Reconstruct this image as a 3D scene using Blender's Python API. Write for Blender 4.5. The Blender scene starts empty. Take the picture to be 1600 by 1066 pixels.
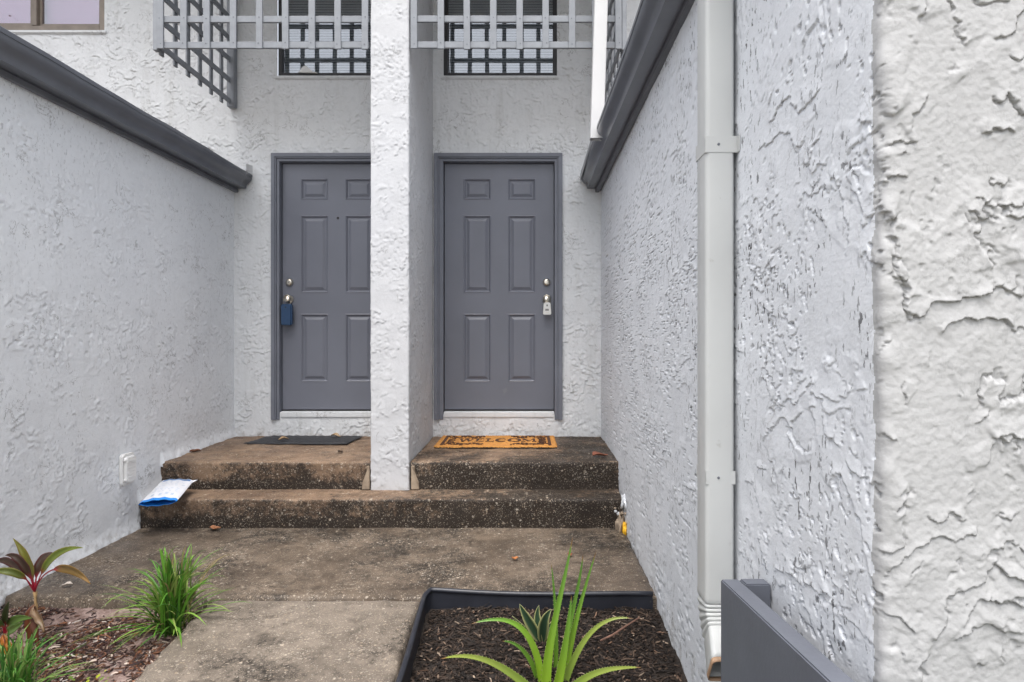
import bpy, bmesh, math, random
import numpy as np
from mathutils import Vector, Matrix
R = math.radians
random.seed(7)
rng = np.random.default_rng(11)
SC = bpy.context.scene
COL = SC.collection

# ------------------------------------------------------------------ camera
CZ = 1.178                                   # lens height above the walkway
FPX, VX, VY = 933.0, 821.0, 525.0            # focal length and optical axis in photo pixels (1600 wide)
cd = bpy.data.cameras.new('camera'); cam = bpy.data.objects.new('camera', cd); COL.objects.link(cam)
cd.sensor_width = 36.0; cd.lens = FPX / 1600 * 36.0
cd.shift_x = -(VX - 800) / 1600; cd.shift_y = (VY - 533) / 1600
cd.clip_start = 0.02; cd.clip_end = 2000
cam.location = (0, 0, CZ); cam.rotation_euler = (R(90), 0, 0)
SC.camera = cam
# ------------------------------------------------------------------ sky, sun, exposure
SUN_EL, SUN_AZ = 70.0, 190.0                 # azimuth from +Y towards +X: high behind the camera
w = bpy.data.worlds.new('World'); SC.world = w; w.use_nodes = True
nt = w.node_tree; bg = nt.nodes['Background']
sky = nt.nodes.new('ShaderNodeTexSky'); sky.sky_type = 'NISHITA'; sky.sun_disc = False
sky.sun_elevation = R(SUN_EL); sky.sun_rotation = R(SUN_AZ)
sky.dust_density = 6.0; sky.air_density = 1.0; sky.ozone_density = 1.0
hs = nt.nodes.new('ShaderNodeHueSaturation'); hs.inputs['Saturation'].default_value = 0.36
nt.links.new(sky.outputs[0], hs.inputs['Color']); nt.links.new(hs.outputs[0], bg.inputs[0])
bg.inputs[1].default_value = 0.14
sd = bpy.data.lights.new('sun', 'SUN'); sun = bpy.data.objects.new('sun', sd); COL.objects.link(sun)
sd.energy = 0.55; sd.angle = R(40); sd.color = (1.0, 0.985, 0.965)
ce = math.cos(R(SUN_EL))
to_sun = Vector((math.sin(R(SUN_AZ)) * ce, math.cos(R(SUN_AZ)) * ce, math.sin(R(SUN_EL))))
sun.rotation_euler = to_sun.to_track_quat('Z', 'Y').to_euler()
sun.location = (0, -4, 8)
vs = SC.view_settings
vs.view_transform = 'Standard'; vs.look = 'None'; vs.exposure = 1.25; vs.gamma = 1.0; vs.use_curve_mapping = False

# ------------------------------------------------------------------ helpers
def P(px, py, y):
    """point seen at photo pixel (px, py) at distance y"""
    return Vector(((px - VX) * y / FPX, y, CZ - (py - VY) * y / FPX))

def obj(name, me, m=None, parent=None, loc=None):
    o = bpy.data.objects.new(name, me); COL.objects.link(o)
    if m is not None and len(me.materials) == 0: me.materials.append(m)
    if parent is not None:
        o.parent = parent
        if parent.type == 'EMPTY':
            o.location = -parent.location if loc is None else Vector(loc) - parent.location
        elif loc is not None: o.location = loc
    elif loc is not None: o.location = loc
    return o

def tag(o, label=None, cat=None, group=None, kind=None):
    if label: o['label'] = label
    if cat: o['category'] = cat
    if group: o['group'] = group
    if kind: o['kind'] = kind
    return o

def thing(name, loc, label, cat, group=None):
    e = bpy.data.objects.new(name, None); COL.objects.link(e)
    e.location = loc; e.empty_display_size = 0.1
    return tag(e, label, cat, group)

def recentre(o, p):
    """move a top-level mesh's origin to p"""
    o.data.transform(Matrix.Translation(-Vector(p))); o.location = p; return o

def mesh(name, verts, faces, smooth=False):
    me = bpy.data.meshes.new(name); me.from_pydata([tuple(v) for v in verts], [], [tuple(f) for f in faces]); me.update()
    if smooth: me.polygons.foreach_set('use_smooth', [True] * len(me.polygons))
    return me

def npmesh(name, V, F, smooth=True):
    V = np.asarray(V, dtype=np.float32); F = np.asarray(F, dtype=np.int32)
    k = F.shape[1]
    me = bpy.data.meshes.new(name)
    me.vertices.add(len(V)); me.vertices.foreach_set('co', V.ravel())
    me.loops.add(F.size); me.loops.foreach_set('vertex_index', F.ravel())
    me.polygons.add(len(F)); me.polygons.foreach_set('loop_start', np.arange(0, F.size, k, dtype=np.int32))
    me.polygons.foreach_set('use_smooth', np.full(len(F), smooth))
    me.update(calc_edges=True); me.validate()
    return me

class MB:
    def __init__(s): s.v = []; s.f = []
    def add(s, vs_, fs_):
        n = len(s.v); s.v += [tuple(v) for v in vs_]; s.f += [tuple(i + n for i in f) for f in fs_]; return s
    def box(s, x0, x1, y0, y1, z0, z1):
        return s.add([(x0,y0,z0),(x1,y0,z0),(x1,y1,z0),(x0,y1,z0),(x0,y0,z1),(x1,y0,z1),(x1,y1,z1),(x0,y1,z1)],
                     [(0,3,2,1),(4,5,6,7),(0,1,5,4),(1,2,6,5),(2,3,7,6),(3,0,4,7)])
    def tube(s, pts, rad, n=8, cap=True):
        pts = [Vector(p) for p in pts]; rings = []
        up = Vector((0, 0, 1))
        for i, p in enumerate(pts):
            d = (pts[min(i+1, len(pts)-1)] - pts[max(i-1, 0)]).normalized()
            a = d.cross(up)
            if a.length < 1e-3: a = d.cross(Vector((0, 1, 0)))
            a.normalize(); b = d.cross(a).normalized()
            r = rad[i] if isinstance(rad, (list, tuple)) else rad
            rings.append([p + a * (r * math.cos(2*math.pi*k/n)) + b * (r * math.sin(2*math.pi*k/n)) for k in range(n)])
        vv = [v for ring in rings for v in ring]; ff = []
        for i in range(len(rings) - 1):
            for k in range(n):
                ff.append((i*n+k, i*n+(k+1) % n, (i+1)*n+(k+1) % n, (i+1)*n+k))
        if cap: ff += [tuple(range(n-1, -1, -1)), tuple(range((len(rings)-1)*n, len(rings)*n))]
        return s.add(vv, ff)
    def lathe(s, c, axis, prof, n=20):
        """prof = [(distance along axis, radius)...]"""
        c = Vector(c); ax = Vector(axis).normalized(); a = ax.orthogonal().normalized(); b = ax.cross(a)
        vv = []; ff = []
        for (t, r) in prof:
            for k in range(n):
                q = 2*math.pi*k/n; vv.append(c + ax*t + a*(r*math.cos(q)) + b*(r*math.sin(q)))
        for i in range(len(prof)-1):
            for k in range(n): ff.append((i*n+k, i*n+(k+1) % n, (i+1)*n+(k+1) % n, (i+1)*n+k))
        ff += [tuple(range(n-1, -1, -1)), tuple(range((len(prof)-1)*n, len(prof)*n))]
        return s.add(vv, ff)
    def prism(s, poly, y0, y1):
        """poly of (x, z) extruded along y"""
        n = len(poly)
        vv = [(x, y0, z) for x, z in poly] + [(x, y1, z) for x, z in poly]
        ff = [tuple(range(n)), tuple(range(2*n-1, n-1, -1))] + [(i, i+n, (i+1) % n+n, (i+1) % n) for i in range(n)]
        return s.add(vv, ff)
    def build(s, name, m, parent=None, bevel=0, seg=2, smooth=False, loc=None):
        me = mesh(name, s.v, s.f, smooth)
        bm = bmesh.new(); bm.from_mesh(me); bmesh.ops.recalc_face_normals(bm, faces=bm.faces)
        if bevel: 
            bmesh.ops.bevel(bm, geom=[e for e in bm.edges if len(e.link_faces) == 2 and e.calc_face_angle(0) > 0.5], offset=bevel, segments=seg, affect='EDGES', clamp_overlap=True)
        bm.to_mesh(me); bm.free()
        if smooth and bevel: pass
        return obj(name, me, m, parent, loc)

# ---- numpy gradient noise
_g = np.random.default_rng(3); _perm = _g.permutation(1024); _ang = _g.random(1024) * 2 * np.pi
_gx, _gy = np.cos(_ang), np.sin(_ang)
def perlin(x, y, seed=0):
    x = np.asarray(x, float) + seed * 37.17; y = np.asarray(y, float) + seed * 91.73
    xi = np.floor(x).astype(int); yi = np.floor(y).astype(int); xf = x - xi; yf = y - yi
    u = xf*xf*xf*(xf*(xf*6-15)+10); v = yf*yf*yf*(yf*(yf*6-15)+10)
    def g(ix, iy, dx, dy):
        h = _perm[(_perm[ix & 1023] + iy) & 1023]
        return _gx[h]*dx + _gy[h]*dy
    a = g(xi, yi, xf, yf); b = g(xi+1, yi, xf-1, yf); c = g(xi, yi+1, xf, yf-1); d = g(xi+1, yi+1, xf-1, yf-1)
    return ((a + u*(b-a)) + v*((c + u*(d-c)) - (a + u*(b-a)))) * 1.5
def fbm(x, y, o=3, seed=0):
    r = 0; a = 1.0
    for i in range(o):
        r = r + a * perlin(x, y, seed + i); x = np.asarray(x)*2.03; y = np.asarray(y)*2.03; a *= 0.5
    return r
def sstep(a, b, x):
    t = np.clip((x-a)/(b-a), 0, 1); return t*t*(3-2*t)

def stucco(u, v, amp=1.0, seed=0, dens=0.0, pits=1.0, sharp=0.06, ledge=1.0, psize=1.0, pthr=0.42, fine=1.0):
    """skip-trowelled render: thin skins of plaster that end in small ledges, plus pits. metres, outwards"""
    jag = 0.0045*perlin(u*55, v*55, seed+60) + 0.0028*perlin(u*125, v*125, seed+61)
    wu = u + 0.03*perlin(u*9, v*9, seed+40) + jag; wv = v + 0.03*perlin(u*9, v*9, seed+50) + 0.0045*perlin(u*60, v*60, seed+62) + 0.0025*perlin(u*140, v*140, seed+63)
    n1 = 1.5*perlin(wu*5, wv*5, seed) + 0.42*perlin(wu*14, wv*14, seed+1) + 0.13*perlin(wu*38, wv*38, seed+2) + 0.05*perlin(wu*95, wv*95, seed+3)
    ph = wv/0.12 + 0.25*wu/0.12 + 1.15*n1
    fr = ph - np.floor(ph)
    l1 = np.exp(-fr*2.2) * sstep(0.0, sharp, fr) - 0.9*sstep(0.90, 0.985, fr)
    m1 = sstep(0.10 - dens, 0.30 - dens, perlin(u*4.2, v*4.2, seed+5) + 0.5*perlin(u*15, v*15, seed+6))
    n2 = 1.3*perlin(wu*8, wv*8, seed+11) + 0.35*perlin(wu*24, wv*24, seed+12) + 0.12*perlin(wu*70, wv*70, seed+13)
    ph2 = wv/0.075 - 0.45*wu/0.075 + 1.2*n2
    fr2 = ph2 - np.floor(ph2)
    l2 = np.exp(-fr2*2.2) * sstep(0.0, sharp*1.5, fr2) - 0.85*sstep(0.88, 0.98, fr2)
    m2 = sstep(0.22 - dens, 0.42 - dens, perlin(u*5.3, v*5.3, seed+15) + 0.5*perlin(u*22, v*22, seed+16))
    p = perlin(u*44*psize + 0.35*v*44*psize, v*22*psize, seed+21) + 0.45*perlin(u*105*psize, v*85*psize, seed+22)
    mp = sstep(0.0, 0.35, perlin(u*3.1, v*2.3, seed+23) + 0.5*perlin(u*9, v*8, seed+24) + 0.8*dens + (0.12 if pthr > 0.45 else 0.0))
    pit = sstep(pthr, pthr+0.11, p) * mp
    h = ledge*(0.0078*l1*m1 + 0.0056*l2*m2) - 0.0075*pit*pits + 0.0030*perlin(u*4, v*4, seed+30) + fine*(0.0009*perlin(u*90, v*90, seed+31) + 0.0005*perlin(u*190, v*190, seed+32))
    return h * amp

def grid_faces(nu, nv):
    i = np.arange(nu-1)[:, None]*nv + np.arange(nv-1)[None, :]
    return np.stack([i, i+nv, i+nv+1, i+1], -1).reshape(-1, 4)

def path_wall(pts, step, zs, hfun, flare=None, over=0.7):
    """a wall standing on a plan polyline (outer side to the right of travel), displaced outwards; corners rounded"""
    pts = [np.array(p, float) for p in pts]
    xy = []; nm = []; ss = []; s0 = 0.0; rr = 0.014
    for i in range(len(pts)-1):
        a, b = pts[i], pts[i+1]; d = b-a; L = np.hypot(*d); d = d/L; n = np.array([d[1], -d[0]])
        t0 = rr if i > 0 else 0.0; t1 = L - rr if i < len(pts)-2 else L
        t = t0
        while t < t1 - 1e-6:
            q = a + d*t; xy.append(q); nm.append(n); ss.append(s0+t); t += step(q)
        q = a + d*t1; xy.append(q); nm.append(n); ss.append(s0+t1)
        if i < len(pts)-2:
            c = pts[i+2]-b; c = c/np.hypot(*c); n2 = np.array([c[1], -c[0]])
            for k in (1, 2, 3):
                f = k/4; m = n*(1-f)+n2*f; m = m/np.hypot(*m)
                p0 = b - d*rr; p1 = b + c*rr
                q = (1-f)**2*p0 + 2*f*(1-f)*b + f*f*p1
                xy.append(q); nm.append(m); ss.append(s0+L-rr+f*2*rr)
        s0 += L
    path_wall.xy = xy = np.array(xy); nm = np.array(nm); ss = np.array(ss); zs = np.asarray(zs)
    U, Z = np.meshgrid(ss, zs, indexing='ij')
    h = hfun(U, Z)
    if flare is not None: h = h + flare(xy[:, 1][:, None] + 0*Z, Z)
    Zs = Z - over*np.clip(h, -0.002, 0.012)          # plaster lips sag over their own lower edge
    V = np.stack([xy[:, 0][:, None] + nm[:, 0][:, None]*h, xy[:, 1][:, None] + nm[:, 1][:, None]*h, Zs], -1)
    return V.reshape(-1, 3), grid_faces(len(ss), len(zs))

# ------------------------------------------------------------------ materials
def newmat(name):
    m = bpy.data.materials.new(name); m.use_nodes = True
    return m, m.node_tree, m.node_tree.nodes['Principled BSDF']
def N(t, kind, **kw):
    n = t.nodes.new(kind)
    for k, v in kw.items():
        if k in n.inputs: n.inputs[k].default_value = v
        else: setattr(n, k, v)
    return n
def noise(t, co, scale, detail=4, rough=0.55, dist=0.0):
    n = N(t, 'ShaderNodeTexNoise'); n.inputs['Scale'].default_value = scale; n.inputs['Detail'].default_value = detail
    n.inputs['Roughness'].default_value = rough; n.inputs['Distortion'].default_value = dist
    t.links.new(co, n.inputs['Vector']); return n.outputs[0]
def ramp(t, fac, stops):
    r = N(t, 'ShaderNodeValToRGB'); e = r.color_ramp.elements
    while len(e) < len(stops): e.new(0.5)
    for i, (p, c) in enumerate(stops):
        e[i].position = p; e[i].color = (*c, 1) if len(c) == 3 else c
    t.links.new(fac, r.inputs[0]); return r.outputs[0]
def mix(t, fac, a, b, mode='MIX'):
    n = N(t, 'ShaderNodeMix'); n.data_type = 'RGBA'; n.blend_type = mode
    for sock, val in ((n.inputs[0], fac), (n.inputs[6], a), (n.inputs[7], b)):
        if isinstance(val, (int, float)): sock.default_value = val
        elif isinstance(val, tuple): sock.default_value = (*val, 1)
        else: t.links.new(val, sock)
    return n.outputs[2]
def mth(t, op, a, b=0.0, clamp=False):
    n = N(t, 'ShaderNodeMath'); n.operation = op; n.use_clamp = clamp
    for sock, val in ((n.inputs[0], a), (n.inputs[1], b)):
        if isinstance(val, (int, float)): sock.default_value = val
        else: t.links.new(val, sock)
    return n.outputs[0]
def mrange(t, v, a, b, c=0.0, d=1.0):
    n = N(t, 'ShaderNodeMapRange'); n.interpolation_type = 'SMOOTHSTEP'
    n.inputs[1].default_value = a; n.inputs[2].default_value = b; n.inputs[3].default_value = c; n.inputs[4].default_value = d
    t.links.new(v, n.inputs[0]); return n.outputs[0]
def bump(t, bs, h, strength, dist=0.004):
    b = N(t, 'ShaderNodeBump'); b.inputs['Strength'].default_value = strength; b.inputs['Distance'].default_value = dist
    t.links.new(h, b.inputs['Height']); t.links.new(b.outputs[0], bs.inputs['Normal'])
def coords(t, scale=(1, 1, 1)):
    c = N(t, 'ShaderNodeTexCoord')
    if scale == (1, 1, 1): return c.outputs['Object']
    mp = N(t, 'ShaderNodeMapping'); mp.inputs['Scale'].default_value = scale
    t.links.new(c.outputs['Object'], mp.inputs[0]); return mp.outputs[0]

def mat_simple(name, c, rough=0.5, var=0.15, scale=8.0, bmp=0.0, bscale=120.0, metal=0.0, spec=0.5, wear=None):
    m, t, b = newmat(name); co = coords(t)
    lo = tuple(x*(1-var) for x in c); hi = tuple(min(1, x*(1+var)) for x in c)
    colr = ramp(t, noise(t, co, scale, 5), [(0.3, lo), (0.7, hi)])
    if wear:
        wc, amt, ws = wear
        colr = mix(t, mrange(t, noise(t, co, ws, 6, 0.7), 1-amt, 1-amt+0.12), colr, wc)
    t.links.new(colr, b.inputs['Base Color'])
    b.inputs['Roughness'].default_value = rough; b.inputs['Metallic'].default_value = metal
    b.inputs['Specular IOR Level'].default_value = spec
    if bmp: bump(t, b, noise(t, co, bscale, 3), bmp, 0.002)
    return m

def mat_stucco(name, c, c2, grime=(0.42, 0.42, 0.40), gamt=0.35, zlo=0.0, crack=0.6, spots=0.0, csc=9.0):
    m, t, b = newmat(name); co = coords(t)
    base = ramp(t, noise(t, co, 1.3, 3), [(0.35, c), (0.65, c2)])
    base = mix(t, mrange(t, noise(t, co, 26, 5, 0.65), 0.42, 0.72, 0, 0.35), base, tuple(x*0.86 for x in c))
    st = coords(t, (5.0, 5.0, 0.5))
    streak = mrange(t, noise(t, st, 2.2, 5, 0.65), 0.52, 0.78, 0, gamt)
    base = mix(t, streak, base, grime)
    # hairline trowel cracks and small dark specks, wandering over the wall
    if crack:
        ck = mth(t, 'ABSOLUTE', mth(t, 'SUBTRACT', noise(t, co, csc, 5, 0.6, 0.6), 0.5))
        ck = mth(t, 'MULTIPLY', mrange(t, ck, 0.003, 0.016, 1.0, 0.0), mrange(t, noise(t, co, 4.3, 4, 0.6), 0.53, 0.60, 0.0, crack))
        base = mix(t, ck, base, (0.30, 0.30, 0.30))
    if spots:
        so_ = coords(t, (1.0, 1.0, 0.45))
        sk = mth(t, 'MULTIPLY', mrange(t, noise(t, so_, 75, 3, 0.6), 0.605, 0.622), mrange(t, noise(t, co, 3.6, 4, 0.6), 0.40, 0.62, 0.0, spots))
        base = mix(t, sk, base, (0.11, 0.11, 0.115))
    # splash dirt on the lowest hand's width above the paving, broken up
    sp = N(t, 'ShaderNodeSeparateXYZ'); t.links.new(co, sp.inputs[0])
    low = mrange(t, sp.outputs[2], zlo + 0.01, zlo + 0.12, 1.0, 0.0)
    dirt = mth(t, 'MULTIPLY', low, mrange(t, noise(t, co, 14, 6, 0.7), 0.45, 0.7, 0.0, 0.45))
    base = mix(t, dirt, base, (0.22, 0.19, 0.15))
    t.links.new(base, b.inputs['Base Color'])
    b.inputs['Roughness'].default_value = 0.85; b.inputs['Specular IOR Level'].default_value = 0.12
    bump(t, b, noise(t, co, 170, 4, 0.6), 0.35, 0.0025)
    return m

M = {}
M['stucco_back'] = mat_stucco('stucco_back', (0.70, 0.72, 0.735), (0.75, 0.768, 0.785), zlo=0.358)
M['stucco_left'] = mat_stucco('stucco_left', (0.79, 0.815, 0.845), (0.82, 0.845, 0.87), gamt=0.12, spots=0.3)  # left wall lightened and fin darkened in colour to even out the light
M['stucco_right'] = mat_stucco('stucco_right', (0.70, 0.725, 0.76), (0.74, 0.765, 0.80), gamt=0.15, crack=0.35, spots=0.9)
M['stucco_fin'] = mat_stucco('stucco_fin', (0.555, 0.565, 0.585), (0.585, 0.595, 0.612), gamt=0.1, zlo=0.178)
M['stucco_hide'] = mat_simple('stucco_plain', (0.68, 0.69, 0.70), 0.8, 0.05)
M['grey_paint'] = mat_simple('grey_paint', (0.163, 0.173, 0.208), 0.38, 0.07, 2.0, 0.12, 260.0, wear=((0.19, 0.20, 0.225), 0.36, 5.0))
M['grey_frame'] = mat_simple('grey_frame_paint', (0.172, 0.184, 0.220), 0.5, 0.08, 6.0, 0.2, 120.0)
M['gutter'] = mat_simple('gutter_paint', (0.135, 0.145, 0.168), 0.28, 0.12, 5.0, 0.05, 90.0, wear=((0.17, 0.175, 0.20), 0.36, 9.0))
M['fascia'] = mat_simple('fascia_paint', (0.125, 0.132, 0.15), 0.55, 0.15, 7.0, 0.2, 80.0)
M['lattice'] = mat_simple('lattice_paint', (0.245, 0.262, 0.288), 0.6, 0.14, 11.0, 0.4, 140.0, wear=((0.26, 0.25, 0.25), 0.36, 16.0))
M['downspout'] = mat_simple('downspout_paint', (0.53, 0.545, 0.54), 0.4, 0.05, 3.0, 0.06, 60.0, wear=((0.40, 0.40, 0.38), 0.36, 14.0))
M['white_metal'] = mat_simple('white_metal', (0.60, 0.605, 0.61), 0.4, 0.03, 5.0)
M['roof'] = mat_simple('shingle', (0.13, 0.11, 0.095), 0.9, 0.3, 40.0, 0.6, 200.0)
M['dark_alu'] = mat_simple('dark_window_frame', (0.028, 0.027, 0.030), 0.45, 0.2, 20.0)
M['tan_alu'] = mat_simple('bronze_window_frame', (0.24, 0.20, 0.165), 0.45, 0.15, 15.0)
M['brass'] = mat_simple('tarnished_nickel', (0.62, 0.58, 0.50), 0.28, 0.15, 40.0, metal=1.0)
M['keyhole'] = mat_simple('keyway', (0.02, 0.02, 0.02), 0.6)
M['navy'] = mat_simple('navy_plastic', (0.020, 0.055, 0.125), 0.42, 0.1, 30.0)
M['silver_box'] = mat_simple('silver_zinc', (0.72, 0.72, 0.70), 0.38, 0.06, 30.0, metal=0.35)
M['blind'] = mat_simple('blind_slat', (0.68, 0.67, 0.68), 0.6, 0.08, 6.0)
M['pink'] = mat_simple('pink_shade', (0.80, 0.38, 0.58), 0.7, 0.06, 2.0)
M['soil_dark'] = mat_simple('black_plastic', (0.022, 0.024, 0.032), 0.38, 0.25, 9.0, 0.15, 60.0, wear=((0.10, 0.095, 0.085), 0.40, 14.0))
M['planter'] = mat_simple('planter_paint', (0.125, 0.135, 0.162), 0.5, 0.10, 5.0, 0.3, 70.0)
M['white_plastic'] = mat_simple('white_plastic', (0.78, 0.78, 0.77), 0.45, 0.03, 9.0)
M['twig'] = mat_simple('twig', (0.16, 0.085, 0.06), 0.8, 0.3, 60.0)
M['leaf_dead'] = mat_simple('dead_leaf', (0.20, 0.085, 0.035), 0.7, 0.4, 40.0)
M['foam'] = mat_simple('yellow_foam', (0.80, 0.42, 0.02), 0.6, 0.35, 40.0, 0.8, 90.0)
M['mortar'] = mat_simple('mortar_patch', (0.34, 0.27, 0.20), 0.85, 0.25, 18.0, 0.7, 90.0)

def mat_concrete(name, c_lo, c_hi, mold=0.5, speck=0.5, riser=False, wet=0.0):
    m, t, b = newmat(name); co = coords(t)
    base = ramp(t, noise(t, co, 2.6, 6, 0.62), [(0.30, c_lo), (0.68, c_hi)])
    base = mix(t, mrange(t, noise(t, co, 11, 6, 0.7), 0.40, 0.72, 0, 0.8), base, tuple(x*0.55 for x in c_lo))
    sp = N(t, 'ShaderNodeSeparateXYZ'); t.links.new(co, sp.inputs[0])
    big = noise(t, co, 1.7, 5, 0.68, 0.4); fine = noise(t, co, 34, 5, 0.75)
    mm = mth(t, 'ADD', mth(t, 'MULTIPLY', big, 0.62), mth(t, 'MULTIPLY', fine, 0.38))
    if riser:
        # black algae: grows from the foot of each riser; tone darkens towards the right-hand end
        right = mrange(t, sp.outputs[0], -0.95, 0.45, 0.0, 0.14)
        mm = mth(t, 'ADD', mm, right)
        nrm = N(t, 'ShaderNodeTexCoord'); sn = N(t, 'ShaderNodeSeparateXYZ'); t.links.new(nrm.outputs['Normal'], sn.inputs[0])
        face = mrange(t, mth(t, 'MULTIPLY', sn.outputs[1], -1.0), 0.5, 0.9, 0.0, 0.06)
        mm = mth(t, 'ADD', mm, face)
        zf = mth(t, 'MODULO', mth(t, 'ADD', sp.outputs[2], 0.0015), 0.179)
        foot = mth(t, 'MULTIPLY', mrange(t, zf, 0.0, 0.095, 0.15, 0.0), mrange(t, mth(t, 'MULTIPLY', sn.outputs[1], -1.0), 0.5, 0.9))
        mm = mth(t, 'ADD', mm, foot)
    mold_f = mrange(t, mm, 0.66 - 0.2*mold, 0.80 - 0.2*mold, 0.0, 0.92)
    base = mix(t, mold_f, base, (0.013, 0.0105, 0.0085))
    # exposed shell and pebble aggregate, in three grades
    clus = mrange(t, noise(t, co, 4.5, 5, 0.65), 0.36, 0.66, 0.0, 1.0)
    dot = None
    for (sc_, thr, r0, r1, gain) in ((48, 0.94, 0.12, 0.42, 0.85), (95, 0.84, 0.14, 0.46, 0.8), (190, 0.72, 0.18, 0.5, 0.65)):
        vo = N(t, 'ShaderNodeTexVoronoi'); vo.feature = 'F1'; vo.inputs['Scale'].default_value = sc_; vo.inputs['Randomness'].default_value = 1
        dv = N(t, 'ShaderNodeVectorMath'); dv.operation = 'ADD'; nv = N(t, 'ShaderNodeTexNoise'); nv.inputs['Scale'].default_value = sc_*1.3
        t.links.new(co, nv.inputs['Vector']); sv = N(t, 'ShaderNodeVectorMath'); sv.operation = 'SCALE'; sv.inputs['Scale'].default_value = 0.9/sc_
        t.links.new(nv.outputs['Color'], sv.inputs[0]); t.links.new(co, dv.inputs[0]); t.links.new(sv.outputs[0], dv.inputs[1])
        t.links.new(dv.outputs[0], vo.inputs['Vector'])
        sr = N(t, 'ShaderNodeSeparateXYZ'); t.links.new(vo.outputs['Color'], sr.inputs[0])
        pick = mrange(t, mth(t, 'ADD', sr.outputs[0], mth(t, 'MULTIPLY', clus, 0.22*speck)), thr + 0.10 - 0.12*speck, thr + 0.16 - 0.12*speck)
        size = mth(t, 'ADD', r0, mth(t, 'MULTIPLY', sr.outputs[2], r1-r0))
        dd_ = mth(t, 'MULTIPLY', mth(t, 'LESS_THAN', vo.outputs['Distance'], size), mth(t, 'MULTIPLY', pick, mth(t, 'ADD', gain*0.5, mth(t, 'MULTIPLY', sr.outputs[1], gain*0.5))))
        dot = dd_ if dot is None else mth(t, 'MAXIMUM', dot, dd_)
        if sc_ == 95: tint = mix(t, sr.outputs[1], (0.55, 0.50, 0.43), (0.36, 0.28, 0.20))
    base = mix(t, dot, base, tint)
    t.links.new(base, b.inputs['Base Color'])
    rgh = mrange(t, noise(t, co, 3.3, 4), 0.4, 0.65, 0.52 - 0.2*wet, 0.85)
    t.links.new(rgh, b.inputs['Roughness']); b.inputs['Specular IOR Level'].default_value = 0.35
    hh = mth(t, 'ADD', mth(t, 'MULTIPLY', noise(t, co, 150, 4, 0.7), 0.7), mth(t, 'MULTIPLY', dot, 0.5))
    bump(t, b, hh, 0.9, 0.005)
    return m
M['steps'] = mat_concrete('stained_concrete_steps', (0.155, 0.10, 0.066), (0.30, 0.205, 0.135), 0.76, 0.9, True)
M['walk'] = mat_concrete('stained_concrete_walk', (0.085, 0.064, 0.047), (0.20, 0.155, 0.115), 1.0, 1.4, False, 0.9)
M['path'] = mat_concrete('stained_concrete_path', (0.14, 0.115, 0.092), (0.26, 0.218, 0.176), 0.78, 1.5, False, 0.2)

def mat_attr(name, rough=0.8, bmp=0.3, bscale=160, spec=0.3, transl=0.0):
    m, t, b = newmat(name); a = N(t, 'ShaderNodeVertexColor'); a.layer_name = 'Col'
    co = coords(t)
    c = mix(t, mrange(t, noise(t, co, 60, 4), 0.3, 0.7, 0, 0.5), a.outputs[0], (0.5, 0.5, 0.5), 'OVERLAY')
    t.links.new(c, b.inputs['Base Color']); b.inputs['Roughness'].default_value = rough
    b.inputs['Specular IOR Level'].default_value = spec
    if bmp: bump(t, b, noise(t, co, bscale, 3), bmp, 0.002)
    if transl:
        tr = N(t, 'ShaderNodeBsdfTranslucent'); t.links.new(c, tr.inputs[0])
        mx = N(t, 'ShaderNodeMixShader'); mx.inputs[0].default_value = transl
        out = t.nodes['Material Output']; t.links.new(b.outputs[0], mx.inputs[1]); t.links.new(tr.outputs[0], mx.inputs[2]); t.links.new(mx.outputs[0], out.inputs[0])
    return m
M['chips'] = mat_attr('mulch_chips', 0.75, 0.4)
M['blades'] = mat_attr('grass_blades', 0.45, 0.0, spec=0.4, transl=0.3)
M['leaves'] = mat_attr('leaf_tissue', 0.38, 0.1, 60, 0.5, transl=0.2)
M['aloe'] = mat_attr('aloe_tissue', 0.35, 0.12, 40, 0.5, transl=0.08)

def mat_glass(name, refl):
    m, t, b = newmat(name); t.nodes.remove(b)
    gl = N(t, 'ShaderNodeBsdfGlossy'); gl.inputs['Roughness'].default_value = 0.015
    gl.inputs['Color'].default_value = (0.9, 0.92, 0.95, 1)
    tr = N(t, 'ShaderNodeBsdfTransparent'); tr.inputs[0].default_value = (0.82, 0.85, 0.87, 1)
    lw = N(t, 'ShaderNodeLayerWeight'); lw.inputs['Blend'].default_value = 0.5
    fac = mth(t, 'ADD', refl, mth(t, 'MULTIPLY', mth(t, 'POWER', lw.outputs['Facing'], 5.0), 0.9 - refl))
    mx = N(t, 'ShaderNodeMixShader'); t.links.new(fac, mx.inputs[0]); t.links.new(tr.outputs[0], mx.inputs[1]); t.links.new(gl.outputs[0], mx.inputs[2])
    bp = N(t, 'ShaderNodeBump'); bp.inputs['Strength'].default_value = 0.05; bp.inputs['Distance'].default_value = 0.01
    t.links.new(noise(t, coords(t), 2.5, 1), bp.inputs['Height']); t.links.new(bp.outputs[0], gl.inputs['Normal'])
    t.links.new(mx.outputs[0], t.nodes['Material Output'].inputs[0]); return m
M['glass'] = mat_glass('window_glass', 0.16)
def mat_ground():
    m, t, b = newmat('ground_sheet'); co = coords(t)
    c = ramp(t, noise(t, co, 0.35, 6, 0.65), [(0.35, (0.06, 0.075, 0.03)), (0.6, (0.13, 0.12, 0.07))])
    t.links.new(c, b.inputs['Base Color']); b.inputs['Roughness'].default_value = 0.95
    bump(t, b, noise(t, co, 30, 4), 0.8, 0.03); return m
M['ground'] = mat_ground()
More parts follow.
